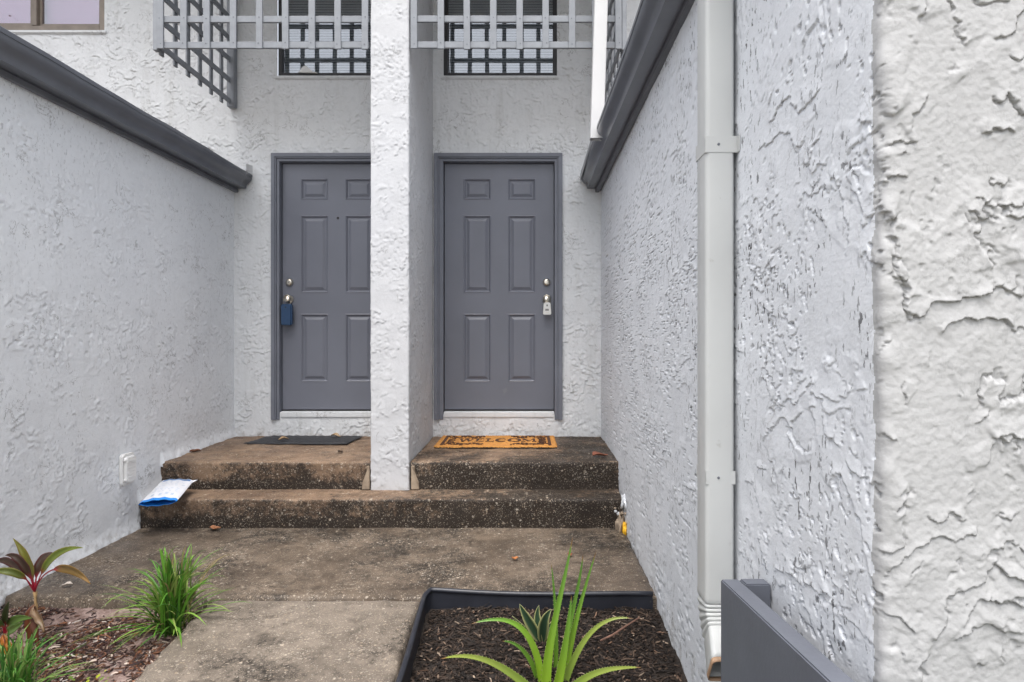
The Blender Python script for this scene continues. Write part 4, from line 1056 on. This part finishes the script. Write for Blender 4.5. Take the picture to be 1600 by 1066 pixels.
# twig on the mulch
tw = MB().tube([P(938, 1006, 2.33)+Vector((0, 0, .012)), P(958, 996, 2.36)+Vector((0, 0, .010)), P(975, 985, 2.40)+Vector((0, 0, .012)), P(1000, 970, 2.44)+Vector((0, 0, .014))], [.004, .0045, .004, .003], 8).build('twig', M['twig'], None, smooth=True)
tag(recentre(tw, P(960, 995, 2.37)), 'thin reddish brown twig on the dark mulch', 'twig')

# ------------------------------------------------------------------ door mats
def fbx(m_, seed): return m_
mat_coir = mat_simple('coir', (0.50, 0.235, 0.06), 0.95, 0.25, 60.0, 1.0, 420.0)
mat_print = mat_simple('coir_print', (0.075, 0.030, 0.014), 0.95, 0.3, 80.0, 0.8, 420.0)
mw_ = thing('welcome_mat', (-0.218, 4.35, ZL), 'orange brown coir doormat with WELCOME lettering before the right door', 'doormat')
mx0, mx1, my0, my1 = -0.668, 0.232, 4.34, 4.805; mz = ZL+0.006
nx, ny = 180, 90
xs = np.linspace(mx0, mx1, nx); ys = np.linspace(my0, my1, ny); X, Y = np.meshgrid(xs, ys, indexing='ij')
e = np.minimum(np.minimum(X-mx0, mx1-X), np.minimum(Y-my0, my1-Y))
Z = mz + 0.013*sstep(-0.004, 0.008, e) + 0.0025*rng.normal(0, 1, X.shape)*0.6 + 0.002*perlin(X*8, Y*8, 4)
Xj = X + np.where(e < 0.003, rng.normal(0, 0.0025, X.shape), 0); Yj = Y + np.where(e < 0.003, rng.normal(0, 0.0025, X.shape), 0)
obj('pile', npmesh('pile', np.stack([Xj, Yj, Z], -1).reshape(-1, 3), grid_faces(nx, ny), False), mat_coir, mw_)
MB().box(mx0+.004, mx1-.004, my0+.004, my1-.004, ZL+0.003, mz+0.004).build('backing', M['keyhole'], mw_)
zt_ = mz+0.0175
def flat(mb, poly):  # printed pile, 2 mm proud
    n = len(poly); mb.add([(x, y, zt_) for x, y in poly] + [(x, y, zt_-0.006) for x, y in poly], [tuple(range(n))] + [(i, i+n, (i+1) % n+n, (i+1) % n) for i in range(n)])
def stroke(mb, a, b, w_):
    a, b = Vector(a), Vector(b); d = (b-a).normalized(); s_ = Vector((-d.y, d.x))*w_/2
    flat(mb, [(a+s_)[:], (a-s_)[:], (b-s_)[:], (b+s_)[:]])
def arc(mb, c, rx, ry, a0, a1, w_, n=14):
    q = [(c[0]+rx*math.cos(R(a0+(a1-a0)*i/n)), c[1]+ry*math.sin(R(a0+(a1-a0)*i/n))) for i in range(n+1)]
    for i in range(n): stroke(mb, q[i], q[i+1], w_ if not callable(w_) else w_(i/n))
lt = MB(); y0, hL = 4.515, 0.125; K_, k_ = 0.017, 0.006
def serif(x, y, w_=0.040): stroke(lt, (x-w_/2, y), (x+w_/2, y), k_)
def letter(ch, x, w_):
    t_, b_ = y0+hL, y0
    if ch == 'W':
        stroke(lt, (x, t_), (x+w_*.27, b_), K_); stroke(lt, (x+w_*.27, b_), (x+w_*.5, t_), k_); stroke(lt, (x+w_*.5, t_), (x+w_*.75, b_), K_); stroke(lt, (x+w_*.75, b_), (x+w_, t_), k_)
        serif(x, t_); serif(x+w_*.5, t_); serif(x+w_, t_, .03)
    if ch in 'EL':
        stroke(lt, (x+.012, b_), (x+.012, t_), K_); stroke(lt, (x-.006, b_), (x+w_, b_), k_); stroke(lt, (x+w_, b_), (x+w_, b_+.032), k_); serif(x+.01, t_)
        if ch == 'E': stroke(lt, (x-.006, t_), (x+w_, t_), k_); stroke(lt, (x+w_, t_), (x+w_, t_-.028), k_); stroke(lt, (x+.01, (t_+b_)/2), (x+w_*.7, (t_+b_)/2), k_); stroke(lt, (x+w_*.7, (t_+b_)/2-.016), (x+w_*.7, (t_+b_)/2+.016), k_)
    if ch == 'C':
        arc(lt, (x+w_/2, (t_+b_)/2), w_/2, hL/2, 50, 310, lambda f: .010+.014*math.sin(math.pi*f)); stroke(lt, (x+w_*.82, t_-.012), (x+w_*.86, t_-.042), k_)
    if ch == 'O': arc(lt, (x+w_/2, (t_+b_)/2), w_/2, hL/2, 0, 360, lambda f: .010+.013*abs(math.cos(2*math.pi*f)), 22)
    if ch == 'M':
        stroke(lt, (x+.004, b_), (x+.004, t_), k_); stroke(lt, (x+.006, t_), (x+w_/2, b_+.01), K_); stroke(lt, (x+w_/2, b_+.01), (x+w_-.008, t_), k_); stroke(lt, (x+w_-.008, b_), (x+w_-.008, t_), K_)
        for q in (x+.004, x+w_-.008): serif(q, b_, .034)
xL = -0.500
for ch, w_, gap in (('W', .098, .022), ('E', .058, .024), ('L', .054, .024), ('C', .074, .020), ('O', .082, .022), ('M', .096, .024), ('E', .058, 0)):
    letter(ch, xL, w_); xL += w_+gap
lt.build('lettering', mat_print, mw_)
bd = MB()
for xx in (mx0+0.052, mx1-0.052): flat(bd, [(xx-.011, my0+.03), (xx+.011, my0+.03), (xx+.011, my1-.03), (xx-.011, my1-.03)])
bd.build('side_stripe', mat_print, mw_)
om = MB(); r = random.Random(5)
for s_ in (-1, 1):
    for v_ in (-1, 1):
        for k in range(9):
            cx_ = XC*0 + (mx0+mx1)/2 + s_*(0.36-0.030*k*1.0-0.0); cy_ = (my0+my1)/2 + v_*(0.165 - 0.02*math.sin(k*1.3))
            rr_ = 0.028-0.0018*k
            arc(om, (cx_, cy_), rr_, rr_, 90*k, 90*k+250, 0.008, 9)
            om_c = (cx_+.014, cy_-v_*.03); arc(om, om_c, .010, .010, 0, 300, .007, 6)
    for k in range(5):
        arc(om, ((mx0+mx1)/2+s_*(0.345), (my0+my1)/2-0.10+0.05*k), .024, .022, 70*k, 70*k+260, .008, 9)
om.build('scrollwork', mat_print, mw_)

bm_ = thing('rubber_mat', (-1.6, 4.4, ZL), 'thin black rubber doormat before the left door', 'doormat')
M['rubber'] = mat_simple('rubber', (0.020, 0.021, 0.025), 0.55, 0.3, 25, 0.8, 130, wear=((0.09, 0.075, 0.055), 0.33, 22.0))
qx = [(-2.13, 4.50), (-1.34, 4.47), (-1.315, 4.83), (-2.055, 4.845)]
n1, n2 = 60, 30; vv = []
for i in range(n1):
    for j in range(n2):
        a, b = i/(n1-1), j/(n2-1)
        x = (qx[0][0]*(1-a)+qx[1][0]*a)*(1-b)+(qx[3][0]*(1-a)+qx[2][0]*a)*b; y = (qx[0][1]*(1-a)+qx[1][1]*a)*(1-b)+(qx[3][1]*(1-a)+qx[2][1]*a)*b
        ed = min(a, 1-a, b*.6, (1-b)*.6); z = ZL+0.0075+0.007*min(1, ed/.02) + 0.0022*math.sin(a*70)*math.sin(b*40) + 0.006*max(0, a-.85)*4*(1-b)
        vv.append((x, y, z))
obj('tread_surface', npmesh('tread_surface', np.array(vv), grid_faces(n1, n2), False), M['rubber'], bm_)
MB().prism([(-2.10, ZL+.002), (-1.34, ZL+.002), (-1.34, ZL+.009), (-2.10, ZL+.009)], 4.505, 4.83).build('base', M['rubber'], bm_)

# ------------------------------------------------------------------ mailer on the tread
ml = thing('mailer', (-2.2, 3.6, ZT), 'white and blue plastic mailer lying over the left end of the lower step', 'parcel')
M['poly'] = mat_simple('white_poly', (0.78, 0.79, 0.83), 0.35, 0.05, 12, 0.15, 40)
M['poly_blue'] = mat_simple('blue_poly', (0.02, 0.24, 0.72), 0.35, 0.12, 12, 0.1, 40)
M['poly_band'] = mat_simple('blue_band', (0.05, 0.19, 0.48), 0.4, 0.3, 35)
M['poly_ink'] = mat_simple('pale_blue_ink', (0.55, 0.63, 0.74), 0.4, 0.15, 60)
A, B, C_, D = P(216, 795, 3.44), P(276, 790, 3.46), P(303, 757, 3.80), P(254, 757, 3.78)
def mp_(u, v, h): 
    q = A*(1-u)*(1-v)+B*u*(1-v)+C_*u*v+D*(1-u)*v
    return q + Vector((0, 0, h))
def pillow(u, v): return (max(0, math.sin(math.pi*min(1, max(0, u)))**0.55) * max(0, math.sin(math.pi*(0.10+0.86*v)))**0.5)
n1, n2 = 28, 40; vv = []; ff = []
def hh(u, v, s_): return s_*(0.030*pillow(u, v)) + 0.002*math.sin(u*21+v*9)*(0 < u < 1)
for s_ in (1, -1):
    for i in range(n1):
        for j in range(n2): u, v = i/(n1-1), j/(n2-1); vv.append(mp_(u, v, hh(u, v, s_)+0.024))
fs = grid_faces(n1, n2); ff = [tuple(f) for f in fs.tolist()] + [tuple(reversed([i+n1*n2 for i in f])) for f in fs.tolist()]
me = mesh('bag', vv, ff, True)
me.materials.append(M['poly']); me.materials.append(M['poly_blue']); me.materials.append(M['poly_band'])
nf = len(fs)
for k, p in enumerate(me.polygons):
    top = k < nf; j = (k % nf) % (n2-1); i = (k % nf)//(n2-1)
    if not top or j < 3: p.material_index = 1
    elif n2-7 < j < n2-2 and i > 1 and i < n1-3: p.material_index = 2
obj('bag', me, None, ml)
cn = P(309, 750, 3.80); mb = MB().add([mp_(1, .86, .025), mp_(1, 1, .025), cn, mp_(.9, 1, .025)], [(0, 2, 1), (1, 2, 3)])
o = mb.build('corner_flap', M['poly'], ml); o.modifiers.new('t', 'SOLIDIFY').thickness = .0012
ink = MB(); r = random.Random(8)
def inkpatch(u0, u1, v0, v1):
    q = []
    for (u, v) in ((u0, v0), (u1, v0), (u1, v1), (u0, v1)): q.append(mp_(u, v, hh(u, v, 1)+0.0265))
    ink.add(q, [(0, 1, 2, 3)])
for v in (.30, .36, .42, .54, .60, .68, .74):
    u = r.uniform(.14, .25)
    while u < .84: l_ = r.uniform(.03, .10); inkpatch(u, u+l_, v, v+.018); u += l_+r.uniform(.03, .16)
for (u, v) in ((.22, .13), (.42, .15), (.58, .17), (.74, .16)): inkpatch(u, u+.08, v, v+.07)
ink.build('print', M['poly_ink'], ml)

# ------------------------------------------------------------------ lock boxes on the knobs
lb = thing('lock_box', (kxr, YD-0.05, kzr-0.13), 'small silver key lock box hanging from the right door knob', 'lock box')
zc = kzr-0.078; yb_ = YD-0.056
mb = MB(); mb.prism([(kxr-0.025, zc+0.045), (kxr-0.031, zc-0.045), (kxr-0.025, zc-0.052), (kxr+0.031, zc-0.052), (kxr+0.036, zc-0.045), (kxr+0.029, zc+0.045), (kxr+0.022, zc+0.050), (kxr-0.019, zc+0.050)], yb_-0.016, yb_+0.020)
mb.build('body', M['silver_box'], lb, bevel=0.004)
MB().tube([(kxr-0.024+0.0, yb_+.004, zc+0.046), (kxr-0.030, yb_+.004, kzr), (kxr-0.022, yb_+.004, kzr+0.024), (kxr, yb_+.004, kzr+0.034), (kxr+0.022, yb_+.004, kzr+0.024), (kxr+0.030, yb_+.004, kzr), (kxr+0.026, yb_+.004, zc+0.046)], 0.0045, 8).build('shackle', M['brass'], lb, smooth=True)
MB().box(kxr-0.003, kxr+0.006, yb_-0.0185, yb_-0.010, zc+0.018, zc+0.032).build('release_button', M['keyhole'], lb, bevel=0.001)
mb = MB()
for k in range(4): mb.box(kxr-0.012+k*0.007, kxr-0.0075+k*0.007, yb_-0.0175, yb_-0.010, zc-0.018, zc-0.003)
mb.build('dials', M['dark_alu'], lb)
MB().box(kxr-0.010, kxr+0.016, yb_-0.0168, yb_-0.010, zc-0.036, zc-0.033).build('plate_line', M['brass'], lb)
nb = thing('lock_box', (kxl, YD-0.05, kzl-0.20), 'navy blue electronic lock box hanging from the left door knob', 'lock box')
zc = P(452, 492, YD).z
MB().box(kxl-0.044, kxl+0.044, yb_-0.020, yb_+0.024, zc-0.088, zc+0.085).build('body', M['navy'], nb, bevel=0.009, seg=3)
MB().box(kxl-0.036, kxl+0.036, yb_-0.0235, yb_-0.018, zc-0.084, zc-0.012).build('face_plate', M['navy'], nb, bevel=0.002)
MB().lathe((kxl-0.004, yb_-0.019, zc+0.058), (0, -1, 0), [(0, .008), (.002, .007), (.002, .004), (.0005, 0.0)], 12).build('sensor', M['keyhole'], nb)
MB().tube([(kxl-0.026, yb_, zc+0.07), (kxl-0.028, yb_, kzl+.006), (kxl-0.018, yb_, kzl+0.026), (kxl, yb_, kzl+0.033), (kxl+0.018, yb_, kzl+0.026), (kxl+0.028, yb_, kzl+.006), (kxl+0.026, yb_, zc+0.07)], 0.005, 8).build('shackle', M['brass'], nb, smooth=True)

# ------------------------------------------------------------------ broken stucco corner with yellow foam, fallen leaves
yf_ = 3.60; xw_ = XR(yf_)
def lump(c, rx, ry, rz, seed, amp=.35, fr=1.6):
    bm = bmesh.new(); bmesh.ops.create_icosphere(bm, subdivisions=3, radius=1.0)
    for v in bm.verts:
        n_ = float(perlin(v.co.x*fr+v.co.z*.7, v.co.y*fr+v.co.z*1.1, seed)); k = 1+amp*n_*1.6
        v.co = Vector((v.co.x*rx*k, v.co.y*ry*k, v.co.z*rz*k)) + Vector(c)
    me = bpy.data.meshes.new('lump'); bm.to_mesh(me); bm.free(); me.polygons.foreach_set('use_smooth', [True]*len(me.polygons)); return me
bs_ = thing('broken_stucco', (xw_, yf_, 0.0), 'crumbled stucco end with yellow foam showing beside the lower step', 'rubble')
obj('foam', lump((xw_-0.012, yf_-0.03, 0.022), .013, .026, .045, 3), M['foam'], bs_)
obj('plaster_lip', lump((xw_-0.004, yf_+0.03, 0.165), .018, .05, .036, 5, .5, 2.2), M['stucco_right'], bs_)
for k, (dx, dy, dz, s_) in enumerate(((-.056, .03, .112, .009), (-.040, .02, .100, .010), (-.022, .0, .108, .011), (-.060, .03, .130, .008), (-.005, -.02, .112, .010))):
    obj('crumb', lump((xw_+dx, yf_+dy, dz), s_*.8, s_*.8, s_*.8, 20+k, .6, 2.5), M['stucco_right'] if k < 2 else M['mortar'], bs_)
obj('mortar', lump((xw_-0.030, yf_+0.02, 0.03), .022, .04, .06, 31, .5, 2.0), M['mortar'], bs_)

def fallen(px, py, y, z, size, yaw, label, c, seed):
    r_ = random.Random(seed); q = P(px, py, y); vv = []; ff = []; nseg = 9
    d = Vector((math.cos(yaw), math.sin(yaw), 0)); s_ = Vector((-d.y, d.x, 0))
    for i in range(nseg):
        t = i/(nseg-1); w_ = size*0.32*math.sin(math.pi*min(1, t**.8+.02))+.0008; lift = 0.010*abs(math.sin(t*3+seed))+0.004
        b_ = Vector((q.x, q.y, z)) + d*size*(t-.5) + s_*size*.12*math.sin(t*4+seed)
        vv += [b_-s_*w_+Vector((0, 0, lift+.35*w_)), b_+Vector((0, 0, lift*.6)), b_+s_*w_+Vector((0, 0, lift+.45*w_))]
    for i in range(nseg-1):
        a = i*3; ff += [(a, a+1, a+4, a+3), (a+1, a+2, a+5, a+4)]
    me = mesh('fallen_leaf', vv, ff, True); m_ = mat_simple('dry_leaf', c, .7, .35, 60, .3, 120)
    o_ = obj('fallen_leaf', me, m_); o_.modifiers.new('t', 'SOLIDIFY').thickness = .001
    tag(recentre(o_, (q.x, q.y, z)), label, 'leaf', 'fallen leaves')
fallen(938, 714, 4.05, ZL+.002, .11, .5, 'curled red brown leaf on the right landing near the wall', (0.24, .085, .05), 1)
fallen(805, 876, 3.13, .004, .035, .2, 'small orange leaf on the middle of the walkway', (0.42, .16, .05), 2)
fallen(890, 868, 3.18, .004, .035, 1.2, 'rust red leaf behind the aloe on the walkway', (0.26, .08, .04), 3)
fallen(532, 706, 4.18, ZL+.002, .05, .9, 'dark curled leaf on the left landing near the fin', (0.06, .04, .03), 4)
fallen(305, 708, 4.2, ZL+.002, .07, .4, 'rust brown leaf at the left wall end of the landing', (0.20, .08, .04), 5)
fallen(443, 691, 4.6, ZL+.017, .075, .5, 'tan leaf on the front edge of the black mat', (0.40, .27, .15), 6)
fallen(525, 683, 4.75, ZL+.017, .09, -.1, 'pale tan leaf on the back of the black mat', (0.44, .31, .19), 7)
fallen(336, 824, 3.62, .004, .07, .1, 'orange brown leaf at the foot of the lower riser', (0.30, .13, .06), 8)
fallen(105, 918, 2.80, .004, .045, .2, 'pale dry leaf on the walkway beside the ti plant', (0.62, .55, .48), 9)

# ------------------------------------------------------------------ tree behind the camera (seen mirrored in the pink window)
tr0 = Vector((-13.5, -5.0, -0.16)); r = random.Random(33)
tt = thing('tree', tr0, 'leafy green tree mirrored in the left sash of the pink window', 'tree')
bark = mat_simple('bark', (0.10, 0.075, 0.055), 0.9, 0.3, 12, 0.8, 30)
mb = MB(); mb.tube([tr0, tr0+Vector((.1, .05, 3.0)), tr0+Vector((0, .1, 5.8)), tr0+Vector((.15, 0, 8.4))], [.20, .16, .12, .05], 10)
tips = []
for k in range(14):
    a = r.uniform(0, 6.28); z = r.uniform(3.6, 7.6); e_ = tr0+Vector((math.cos(a)*r.uniform(.8, 1.5), math.sin(a)*r.uniform(.8, 1.5), z+r.uniform(.6, 1.8)))
    b_ = tr0+Vector((0, .05, z)); mb.tube([b_, b_.lerp(e_, .5)+Vector((0, 0, .12)), e_], [.05, .03, .012], 6); tips += [e_, b_.lerp(e_, .65)]
mb.build('trunk', bark, tt, smooth=True)
vv = []; ff = []; cc = []
for k in range(9000):
    c = r.choice(tips); q = c+Vector((r.gauss(0, .36), r.gauss(0, .36), r.gauss(0, .34)))
    d = Vector((r.gauss(0, 1), r.gauss(0, 1), r.gauss(0, .6))).normalized(); s_ = d.orthogonal().normalized(); L = r.uniform(.05, .10)
    n0 = len(vv); vv += [q, q+d*L*.5+s_*L*.3, q+d*L, q+d*L*.5-s_*L*.3]; ff.append((n0, n0+1, n0+2, n0+3)); cc += [r.choice([(.05, .10, .03), (.08, .14, .04), (.035, .075, .025)])]*4
me = mesh('crown', vv, ff); set_col(me, cc); obj('crown', me, M['blades'], tt)
